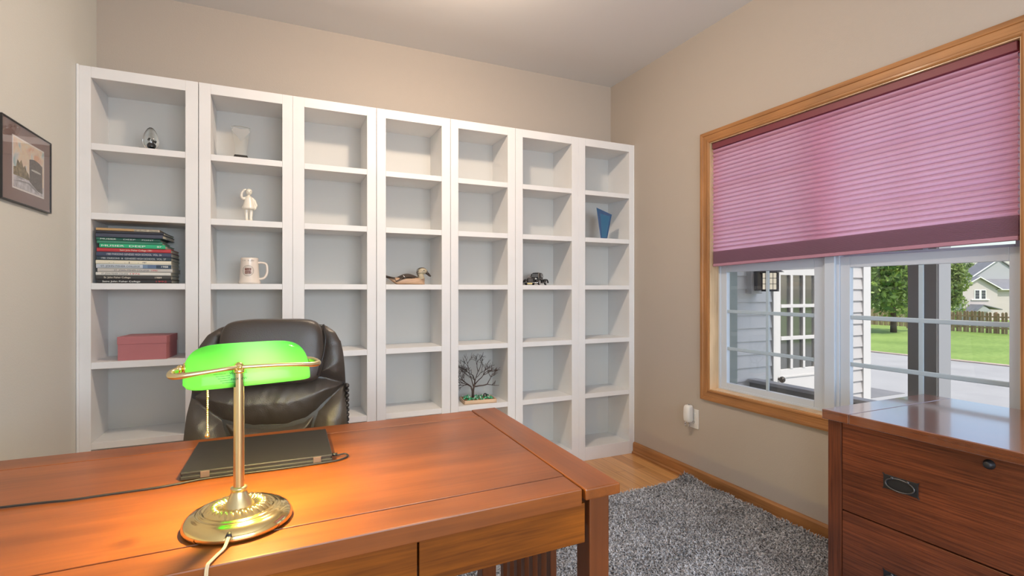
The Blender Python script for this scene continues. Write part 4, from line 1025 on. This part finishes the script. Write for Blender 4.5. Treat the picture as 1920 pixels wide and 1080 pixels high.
# ------------------------------------------------------------------ plug-in on the right wall
PL = plain('white_plastic', (.74,.73,.71), .35)
ou = thing('wall_outlet', 'white wall outlet plate low on the window wall', 'outlet', (XR, 2.424, .392))
m = MB(); m.box(-.006, -.0002, -.038, .038, -.060, .060); pl_ = obj('outlet_plate', m, PL, ou, .002)
m = MB()
for z_ in (-.021, .021): m.box(-.0078, -.005, -.017, .017, z_-.014, z_+.014)
rc = obj('receptacle', m, PL, ou, .002)
m = MB()
for z_ in (-.021,):
    m.box(-.0082, -.0075, -.0075, -.0055, z_-.005, z_+.005); m.box(-.0082, -.0075, .0055, .0075, z_-.004, z_+.004); m.ell((-.0078,0,z_-.0095), (.0006,.0022,.0022), 10, 6)
obj('outlet_slot', m, BLACK, rc)
nl = thing('air_freshener', 'white rounded plug-in air freshener in the wall outlet', 'air freshener', (XR-.008, 2.440, .420))
def nlf(u, v):
    a = 2*PI*u; z_ = -.055+.115*v; k = (1-abs(2*v-1)**6)**(1/3)
    k = max(k, .02)
    c_, s__ = math.cos(a), math.sin(a)
    return (-.026+.025*k*math.copysign(abs(c_)**.7, c_)-.004*math.sin(PI*v), .027*k*math.copysign(abs(s__)**.7, s__), z_)
m = MB(); m.grid(nlf, 36, 24); obj('housing', m, PL, nl)
obj('oil_bottle', MB().lathe([(.001,-.078),(.012,-.078),(.014,-.072),(.014,-.055),(.001,-.052)], 20, Matrix.Translation((-.030,.010,0))), glass('bottle_glass', (.9,.9,.88)), nl)
obj('dial', MB().ell((-.028,-.004,.061), (.006,.008,.003), 14, 8), plain('grey_dial', (.25,.25,.24), .4), nl)

# ------------------------------------------------------------------ outside: porch
SID = plain('grey_lap_siding', (.46,.48,.49), .6, bump=.2, bscale=90)
SIDL = plain('sunlit_lap_siding', (.48,.465,.45), .6)  # same siding, warmer and paler to paint the sunlit end of the wall
TRIMW = plain('white_exterior_trim', (.60,.59,.57), .5)
GY = 2.88; lap = .1035
def siding(x0, x1, z0, z1):
    m = MB(); n = int(round((z1-z0)/lap)); pr = []
    for k in range(n): zz = z0+k*lap; pr += [(GY-.016, zz), (GY-.003, zz+lap-.0005)]
    pr += [(GY+.02, z0+n*lap), (GY+.02, z0)]
    m.prism(pr, x0, x1, 'x')     # polygon in (y, z)
    return m
ZG0 = -.45
eg_ = struct('wall_exterior')
obj('siding', siding(2.50, 3.615, ZG0, 2.5), SID, eg_)
obj('siding', siding(4.24, 4.79, ZG0, 2.5), SIDL, eg_)
obj('corner_board', MB().box(4.79, 4.895, GY-.024, GY+.09, ZG0, 2.5).box(2.50, 2.56, GY-.022, GY, ZG0, 2.5), TRIMW, eg_)
obj('wall_core', MB().box(2.50, 3.64, GY+.021, GY+.12, ZG0, 2.5).box(4.235, 4.86, GY+.021, GY+.12, ZG0, 2.5).box(3.64, 4.235, GY+.021, GY+.12, 1.72, 2.5).box(4.80, 4.893, GY+.09, 8.0, ZG0, 2.5), SID, eg_)
dr = struct('door_1')
m = MB(); m.box(3.618, 3.668, GY-.026, GY+.02, ZG0+.05, 1.72); m.box(4.190, 4.238, GY-.026, GY+.02, ZG0+.05, 1.72); m.box(3.618, 4.238, GY-.026, GY+.02, 1.72, 1.80)
obj('door_casing', m, TRIMW, dr, .002)
cols_ = [(3.728, 3.842), (3.872, 3.996), (4.024, 4.145)]; rows_ = [(.545,.785), (.815,1.052), (1.080,1.322)]
m = MB(); y0_, y1_ = GY-.006, GY+.030
m.box(3.669, cols_[0][0], y0_, y1_, -.39, 1.715); m.box(cols_[2][1], 4.189, y0_, y1_, -.39, 1.715)
m.box(cols_[0][0], cols_[2][1], y0_, y1_, -.39, rows_[0][0]); m.box(cols_[0][0], cols_[2][1], y0_, y1_, rows_[2][1], 1.715)
for a, b_ in ((0,1),(1,2)):
    m.box(cols_[a][1], cols_[b_][0], y0_-.004, y1_, rows_[0][0], rows_[2][1]); m.box(cols_[0][0]+.0005, cols_[2][1]-.0005, y0_-.0052, y1_-.001, rows_[a][1], rows_[b_][0])
obj('door_panel', m, TRIMW, dr, .002)
m = MB(); m.box(3.70, 4.17, GY-.012, GY-.006, .475, .487); obj('panel_moulding', m, plain('grey_moulding', (.55,.54,.52), .5), dr)
m = MB()
for a, b_ in cols_:
    for c_, d_ in rows_: m.box(a, b_, GY+.008, GY+.014, c_, d_)
obj('door_glass', m, plain('dark_reflecting_glass', (.07,.075,.07), .05, spec=.9, coat=1), dr)
obj('door_knob', MB().ell((3.702, GY-.040, .470), (.024,.024,.026), 16, 10).tube([(3.702, GY-.005, .470), (3.702, GY-.045, .470)], .010), plain('dark_bronze', (.05,.045,.04), .35, .8), dr)
struct('porch_floor', MB().box(2.50, 3.50, 1.50, GY-.03, -.55, -.40), plain('porch_concrete', (.42,.42,.42), .8, var=.15))
struct('porch_roof', MB().box(2.50, 3.62, 1.22, GY-.03, 2.42, 2.60), TRIMW)
pp = thing('porch_post', 'square dark grey porch post outside the right hand window', 'post', (3.365, 1.652, -.40))
DKG = plain('dark_grey_paint', (.16,.165,.165), .55); 
obj('post_shaft', MB().box(-.066, .066, -.072, .072, .0, 2.82), DKG, pp, .003)
obj('post_base', MB().box(-.078, .078, -.084, .084, .0, .14), DKG, pp, .003)
obj('post_lit_side', MB().box(-.056, .064, -.0775, -.0722, .141, 2.82), plain('lit_side_grey', (.30,.31,.33), .5), pp, .001)  # thin lighter skin paints the light falling on this side of the post
rl = thing('porch_railing', 'dark grey porch railing running to the lap-sided wall', 'railing', (3.37, 0, 0))
obj('top_rail', MB().box(-.045, .045, 1.735, GY-.025, .478, .503), plain('rail_cap_grey', (.30,.31,.33), .45), rl, .004)
obj('lower_rail', MB().box(-.022, .022, 1.735, GY-.025, .425, .4775).box(-.022, .022, 1.735, GY-.025, -.31, -.27), DKG, rl, .002)
for k in range(9): obj('baluster', MB().box(-.019, .019, 1.80+k*.125, 1.838+k*.125, -.27, .425), DKG, rl, .002)
ln = thing('porch_lantern', 'dark porch lantern with cream panes on the lap-sided wall', 'lantern', (3.405, GY-.165, 1.20))
obj('mount_block', MB().box(-.075, .045, .105, .160, -.03, .20), plain('grey_mount_block', (.42,.43,.44), .5), ln, .004)
obj('wall_plate', MB().box(-.05, .02, .070, .105, -.005, .17), plain('lantern_metal', (.07,.07,.08), .5, .5), ln, .004)
LM = plain('lantern_black', (.035,.035,.04), .45, .5)
m = MB(); R_l = .060
hexv = [(R_l*math.cos(PI/6+k*PI/3), R_l*math.sin(PI/6+k*PI/3)) for k in range(6)]
for x, y in hexv: m.tube([(x, y, .0), (x, y, .135)], .0055, 6)
m.prism([(x*1.10, y*1.10) for x, y in hexv], -.012, .003, 'z'); m.prism([(x*1.06, y*1.06) for x, y in hexv], .128, .138, 'z')
m.tube([(-.01,.03,.15),(-.015,.075,.13)], .012, 8)
obj('lantern_cage', m, LM, ln)
m = MB(); n = len(m.v); vs = [(x*1.75, y*1.75, .136) for x, y in hexv]+[(x*.3, y*.3, .190) for x, y in hexv]
m.add(vs, [(k, (k+1) % 6, (k+1) % 6+6, k+6) for k in range(6)]+[tuple(range(6))[::-1], tuple(range(6, 12))]); obj('lantern_roof', m, LM, ln)
m = MB()
for k in range(6):
    (xa, ya), (xb, yb_) = hexv[k], hexv[(k+1) % 6]
    m.add([(xa*.96,ya*.96,.004),(xb*.96,yb_*.96,.004),(xb*.96,yb_*.96,.128),(xa*.96,ya*.96,.128)], [(0,1,2,3)])
pn = obj('lantern_pane', m, emis('glowing_cream_glass', (1,.90,.72), .72), ln)  # panes emit a weak cream glow
m = MB()
for k in range(6):
    (xa, ya), (xb, yb_) = hexv[k], hexv[(k+1) % 6]; xm, ym = (xa+xb)/2, (ya+yb_)/2
    m.tube([(xm,ym,.003),(xm,ym,.128)], .0022, 5)
    for z_ in (.045, .088): m.tube([(xa,ya,z_),(xb,yb_,z_)], .0022, 5)
obj('pane_bars', m, LM, pn)

# ------------------------------------------------------------------ street, lawn, neighbours
GR = -1.2
struct('ground', MB().box(2.5, 21.0, -60, 120, GR-.1, GR-.012), plain('pale_road', (.36,.35,.33), .9, var=.10, vscale=.8))
struct('ground_shade', MB().box(8.5, 13.2, 6.95, 40, GR-.012, GR-.004), plain('road_shade_tone', (.20,.195,.19), .9, var=.1, vscale=2))  # shade lying on the road, painted as a darker slab
struct('trim_kerb', MB().box(20.75, 21.05, -60, 120, GR-.012, GR+.02), plain('kerb_concrete', (.46,.36,.29), .9, var=.2, vscale=3))
def lawn_mat():
    m, nt, b = newmat('lawn_grass'); tc = N(nt, 'ShaderNodeTexCoord'); a = N(nt, 'ShaderNodeTexNoise', Scale=.35, Detail=5.0); c_ = N(nt, 'ShaderNodeTexNoise', Scale=6.0, Detail=5.0)
    nt.links.new(tc.outputs['Object'], a.inputs['Vector']); nt.links.new(tc.outputs['Object'], c_.inputs['Vector'])
    mx = N(nt, 'ShaderNodeMixRGB'); mx.inputs[0].default_value = .5; nt.links.new(a.outputs['Fac'], mx.inputs[1]); nt.links.new(c_.outputs['Fac'], mx.inputs[2])
    rp = N(nt, 'ShaderNodeValToRGB'); e = rp.color_ramp.elements; e[0].position = .35; e[0].color = (.13,.22,.03,1); e[1].position = .65; e[1].color = (.27,.38,.08,1)
    nt.links.new(mx.outputs[0], rp.inputs[0]); nt.links.new(rp.outputs[0], b.inputs['Base Color']); b.inputs['Roughness'].default_value = .9; return m
LAWN = lawn_mat()
struct('ground_lawn', MB().box(21.05, 38.6, -80, 160, GR-.1, GR+.02), LAWN)
struct('ground_lower', MB().box(38.6, 260, -160, 260, -3.8, -3.6), LAWN)
def fence(name, lab, x, y0, y1, h, pitch, wd, c1, c2):
    t = thing(name, lab, 'fence', (x, 0, GR+.02)); m = MB(); n = int((y1-y0)/pitch); rr_ = random.Random(2)
    for k in range(n):
        y = y0+k*pitch; hh = h+rr_.uniform(-.03, .03)+.05*math.sin(k*.55); off = .05 if k % 2 else -.02
        m.prism([(y, 0), (y+wd, 0), (y+wd, hh-.05), (y+wd*.7, hh), (y+wd*.3, hh), (y, hh-.05)], off-.012, off+.012, 'x')
    obj('fence_boards', m, wood('fence_'+lab.split()[0], c1, c2, 'z', .8, 0, contrast=.6, scale=.3), t)
    m = MB(); m.box(.0, .035, y0, y1, .25, .33); m.box(.0, .035, y0, y1, h-.3, h-.22); obj('fence_rail', m, wood('fence_rail', c1, c2, 'y', .8, 0), t)
    for k in range(int((y1-y0)/2.4)+1): obj('fence_post', MB().box(.066, .15, y0+k*2.4, y0+k*2.4+.09, 0, h), wood('fence_post', c1, c2, 'z', .8, 0), t)
fence('wooden_fence', 'brown board fence in front of the gabled house', 35.4, 7.0, 18.6, 1.16, .168, .118, (.26,.15,.09), (.62,.40,.27))
fence('wooden_fence', 'paler tan fence beyond the street tree trunk', 36.9, 18.9, 40.0, 1.1, .152, .149, (.55,.34,.20), (.70,.48,.30))

LEAFM = {}
def leafmat(name, c1, c2):
    m, nt, b = newmat(name); g = N(nt, 'ShaderNodeNewGeometry'); rp = N(nt, 'ShaderNodeValToRGB'); e = rp.color_ramp.elements
    e[0].color = (*c1, 1); e[1].color = (*c2, 1); nt.links.new(g.outputs['Random Per Island'], rp.inputs[0]); nt.links.new(rp.outputs[0], b.inputs['Base Color'])
    b.inputs['Roughness'].default_value = .5
    t = N(nt, 'ShaderNodeBsdfTranslucent'); nt.links.new(rp.outputs[0], t.inputs[0]); mx = N(nt, 'ShaderNodeMixShader'); mx.inputs[0].default_value = .4
    nt.links.new(b.outputs[0], mx.inputs[1]); nt.links.new(t.outputs[0], mx.inputs[2]); nt.links.new(mx.outputs[0], nt.nodes['Material Output'].inputs[0]); return m
def crown(name, c, r, n, size, mat, parent, seed):
    rng = np.random.default_rng(seed); me = bpy.data.meshes.new(name)
    nb = 26; B = rng.normal(size=(nb, 3)); B /= np.linalg.norm(B, axis=1)[:,None]; B *= rng.uniform(.35, .82, nb)[:,None]
    k = rng.integers(0, nb, n); D = rng.normal(size=(n, 3)); D /= np.linalg.norm(D, axis=1)[:,None]
    Pp = (B[k]+D*(rng.uniform(.55, 1, n)**.5)[:,None]*.36)*np.array(r)+np.array(c)
    U = rng.normal(size=(n, 3)); U /= np.linalg.norm(U, axis=1)[:,None]; W = np.cross(U, D*.6+rng.normal(size=(n,3))*.5); W /= np.linalg.norm(W, axis=1)[:,None]
    s = size*rng.uniform(.6, 1.3, n)[:,None]
    V = np.stack([Pp-U*s, Pp-W*s*.5, Pp+U*s, Pp+W*s*.5], 1).reshape(-1, 3)
    me.vertices.add(4*n); me.vertices.foreach_set('co', V.ravel()); me.loops.add(4*n); me.loops.foreach_set('vertex_index', np.arange(4*n)); me.polygons.add(n); me.polygons.foreach_set('loop_start', np.arange(n)*4)
    me.update(calc_edges=True); me.materials.append(mat); o = bpy.data.objects.new(name, me); COL.objects.link(o); o.parent = parent; return o
LF1 = leafmat('bright_leaves', (.07,.17,.02), (.55,.68,.20)); LF2 = leafmat('mid_leaves', (.08,.16,.03), (.42,.52,.16)); LF3 = leafmat('far_leaves', (.12,.18,.06), (.32,.42,.16))
BARK = plain('bark', (.10,.075,.055), .9, var=.3)
def tree(lab, x, y, crs, trunk_h, tr, mat, n, size, seed, group=None, bz=GR):
    t = thing('leafy_tree', lab, 'tree', (x, y, bz), 0, group)
    obj('trunk', MB().tube([(0,0,0),(.02,.01,trunk_h*.5),(0,.03,trunk_h),(-.05,0,trunk_h+1.0)], [tr*1.15, tr, tr*.85, tr*.4], 12), BARK, t)
    for i, (c, r) in enumerate(crs): crown('crown', c, r, n, size, mat, t, seed+i)
tree('bright green young tree across the street, left of the porch post', 31.2, 17.0, [((0,.25,3.85), (2.7,2.8,3.5))], 1.6, .14, LF1, 6500, .17, 5)
tree('light green tree between the porch post and the gabled house', 49.0, 22.8, [((0,0,5.0), (1.9,1.9,2.4))], 3.6, .16, LF2, 5000, .15, 9, None, -3.6)
for i, (x, y, h, rr_) in enumerate([(122,54.2,7.6,3.9),(128,50.0,8.2,3.7),(134,45.5,8.6,4),(115,60,7.2,4),(140,40.5,8.4,4)]):
    tree(['distant tree at far left behind the gabled house','distant tree rising directly behind the gable peak','distant tree behind the taller roof on the right',
          'distant tree mostly hidden behind the porch post','distant tree beyond the right edge of the window'][i], x, y, [((0,0,h*.52+2.2), (rr_,rr_,h*.50))], 3.0, .3, LF3, 3800, .38, 30+i, 'trees behind the house', -3.6)
# dark hedge bushes at the fence
sb = thing('garden_shrub', 'low dark green shrub behind the brown fence', 'shrub', (39.6, 18.6, -3.6)); crown('foliage', (0,0,2.9), (1.4,1.5,.85), 1800, .10, LF2, sb, 77)
obj('stem', MB().tube([(0,0,0),(0,0,2.6)], .05, 8), BARK, sb)

# --- gabled house
hs_ = thing('gabled_house', 'pale house with gable, twin windows and grey shingle roof', 'house', (100.5, 42.2, -3.6), math.radians(-24.4))
HW = plain('house_siding', (.58,.51,.48), .8, var=.04); RF = plain('grey_shingles', (.20,.20,.21), .9, var=.15, vscale=2)
z_ = 3.6
m = MB(); m.prism([(-2.87, 0), (2.61, 0), (2.61, z_+1.45), (-.44, z_+3.15), (-2.87, z_+1.75)], 0, 7, 'y'); obj('gable_wing', m, HW, hs_)
obj('side_wing', MB().box(2.615, 9.5, .5, 8, 0, z_+1.30), HW, hs_)
m = MB(); m.prism([(5.0-3.4, z_+2.2), (7.6, z_+6.3), (13.6, z_+2.2)], 5.0, 5.3, 'y'); obj('rear_gable', m, plain('grey_gable_siding', (.42,.42,.42), .8), hs_)
m = MB()
m.prism([(-3.25, z_+1.52), (-.44, z_+3.14), (-.44, z_+3.32), (-3.25, z_+1.70)], -.35, 7, 'y'); m.prism([(-.44, z_+3.14), (3.0, z_+1.22), (3.0, z_+1.38), (-.44, z_+3.32)], -.35, 7, 'y')
obj('gable_roof', m, RF, hs_)
m = MB(); m.add([(2.3,0,z_+1.30),(10,0,z_+1.30),(10,5.2,z_+3.1),(-.4,5.2,z_+3.1),(2.3,0,z_+1.18),(10,0,z_+1.18),(10,5.2,z_+2.95),(-.4,5.2,z_+2.95)], [(0,1,2,3),(7,6,5,4),(0,4,5,1),(1,5,6,2),(2,6,7,3),(3,7,4,0)]); obj('side_roof', m, RF, hs_)
m = MB(); m.prism([(1.35, z_+2.2), (7.6, z_+6.45), (7.6, z_+6.30), (1.6, z_+2.2)], 4.8, 8, 'y'); m.prism([(7.6, z_+6.45), (14, z_+2.2), (13.7, z_+2.2), (7.6, z_+6.3)], 4.8, 8, 'y'); obj('rear_roof', m, RF, hs_)
HT = plain('house_trim', (.82,.80,.77), .6)
m = MB()
m.prism([(-3.28, z_+1.50), (-.44, z_+3.13), (-.44, z_+3.30), (-3.28, z_+1.66)], -.42, -.352, 'y'); m.prism([(-.44, z_+3.13), (3.03, z_+1.20), (3.03, z_+1.36), (-.44, z_+3.30)], -.42, -.352, 'y')
m.box(2.6, 10, -.06, -.005, z_+1.16, z_+1.30); m.prism([(1.3, z_+2.18), (7.6, z_+6.36), (7.6, z_+6.55), (1.3, z_+2.38)], 4.70, 4.79, 'y')
obj('fascia', m, HT, hs_)
m = MB(); m.box(-1.10, .80, -.05, -.003, z_-.30, z_+1.22); m.box(-1.6, 1.25, -.16, -.003, z_-.42, z_-.301); obj('window_surround', m, HT, hs_)
for x0 in (-.94, .04):
    wi = obj('window', MB().box(x0-.04, x0+.64, -.085, -.051, z_-.24, z_+1.16), HT, hs_)
    m = MB()
    for a in range(2):
        for b_ in range(3): m.box(x0+a*.31, x0+.29+a*.31, -.095, -.0855, z_-.20+b_*.45, z_+.22+b_*.45)
    obj('pane', m, plain('dark_house_glass', (.05,.06,.08), .1), wi)
# small front porch roof below the twin windows
m = MB(); m.prism([(-2.9, z_-2.15), (-1.69, z_-1.15), (-.2, z_-2.15)], -2.2, -.01, 'y'); obj('porch_gable', m, plain('porch_gable_grey', (.40,.40,.40), .8), hs_)
m = MB(); m.prism([(-3.1, z_-2.2), (-1.69, z_-1.05), (-1.69, z_-1.18), (-3.0, z_-2.25)], -2.3, -.01, 'y'); m.prism([(-1.69, z_-1.05), (1.2, z_-1.75), (1.2, z_-1.88), (-1.69, z_-1.18)], -2.3, -.01, 'y'); obj('porch_roof', m, RF, hs_)

# ------------------------------------------------------------------ lights, sky, camera
sun = bpy.data.lights.new('sun', 'SUN'); sun.energy = 3.7; sun.color = (1,.95,.87); sun.angle = math.radians(.6)
so_ = bpy.data.objects.new('sun', sun); COL.objects.link(so_)
so_.rotation_euler = Vector((.0,-.52,.85)).to_track_quat('Z', 'Y').to_euler()
wd = bpy.data.worlds.new('sky'); SC.world = wd; wd.use_nodes = True; nt = wd.node_tree
sk = N(nt, 'ShaderNodeTexSky'); sk.sky_type = 'NISHITA'; sk.sun_disc = False; sk.sun_elevation = math.radians(58); sk.sun_rotation = math.radians(157); sk.air_density = 1.0; sk.dust_density = 2.0
bg = nt.nodes['Background']; nt.links.new(sk.outputs[0], bg.inputs[0]); bg.inputs[1].default_value = .28

def area(name, loc, rot, sx, sy, e, col):
    l = bpy.data.lights.new(name, 'AREA'); l.shape = 'RECTANGLE'; l.size = sx; l.size_y = sy; l.energy = e; l.color = col
    o = bpy.data.objects.new(name, l); COL.objects.link(o); o.location = loc; o.rotation_euler = rot; return o
# added cool fill light, set just inside the unseen rear window
area('rear_fill', ((RX0+RX1)/2, YF+.02, (RZ0+RZ1)/2), (PI/2, 0, 0), RX1-RX0-.1, RZ1-RZ0-.1, 108, (.77,.88,1))
# added cool fill light, shining through the made-up doorway in the left wall
area('hall_fill', (XL-.55, (DY0+DY1)/2, 1.02), (0, -PI/2, 0), 1.9, 1.5, 62, (.78,.89,1))
# ceiling fixture
cf = thing('ceiling_light', 'round frosted flush ceiling light near the middle of the room', 'ceiling light', (.735, 2.03, ZC))
obj('canopy', MB().lathe([(.001,-.001),(.15,-.001),(.155,-.012),(.15,-.03),(.001,-.03)], 40), BRASS2, cf)
obj('glass_bowl', MB().lathe([(.145,-.031),(.14,-.06),(.11,-.085),(.06,-.10),(.001,-.104)], 40, caps=False), emis('lit_frosted_glass', (1,.82,.66), 1.6), cf)
pl = bpy.data.lights.new('ceiling_bulb', 'POINT'); pl.energy = 38; pl.color = (1,.78,.58); pl.shadow_soft_size = .04
po_ = bpy.data.objects.new('ceiling_bulb', pl); COL.objects.link(po_); po_.location = (.735, 2.03, ZC-.15)
dl = bpy.data.lights.new('ceiling_glow', 'AREA'); dl.shape = 'DISK'; dl.size = .26; dl.energy = 12; dl.color = (1,.80,.62)
do_ = bpy.data.objects.new('ceiling_glow', dl); COL.objects.link(do_); do_.location = (.735, 2.03, ZC-.108)

cam = bpy.data.cameras.new('camera'); co = bpy.data.objects.new('camera', cam); COL.objects.link(co)
co.location = (0, 0, 1.2); co.rotation_euler = (PI/2, 0, -.4262)
cam.sensor_width = 36; cam.lens = 949.5/1920*36; cam.shift_y = 3.5/1920; cam.clip_start = .02; cam.clip_end = 600
SC.camera = co
SC.view_settings.view_transform = 'Standard'; SC.view_settings.look = 'None'; SC.view_settings.exposure = 0; SC.view_settings.gamma = 1; SC.view_settings.use_curve_mapping = False
SC.cycles.use_denoising = True; SC.cycles.max_bounces = 10; SC.cycles.diffuse_bounces = 5; SC.cycles.transparent_max_bounces = 16; SC.cycles.sample_clamp_indirect = 6
SC.cycles.caustics_reflective = False; SC.cycles.caustics_refractive = False
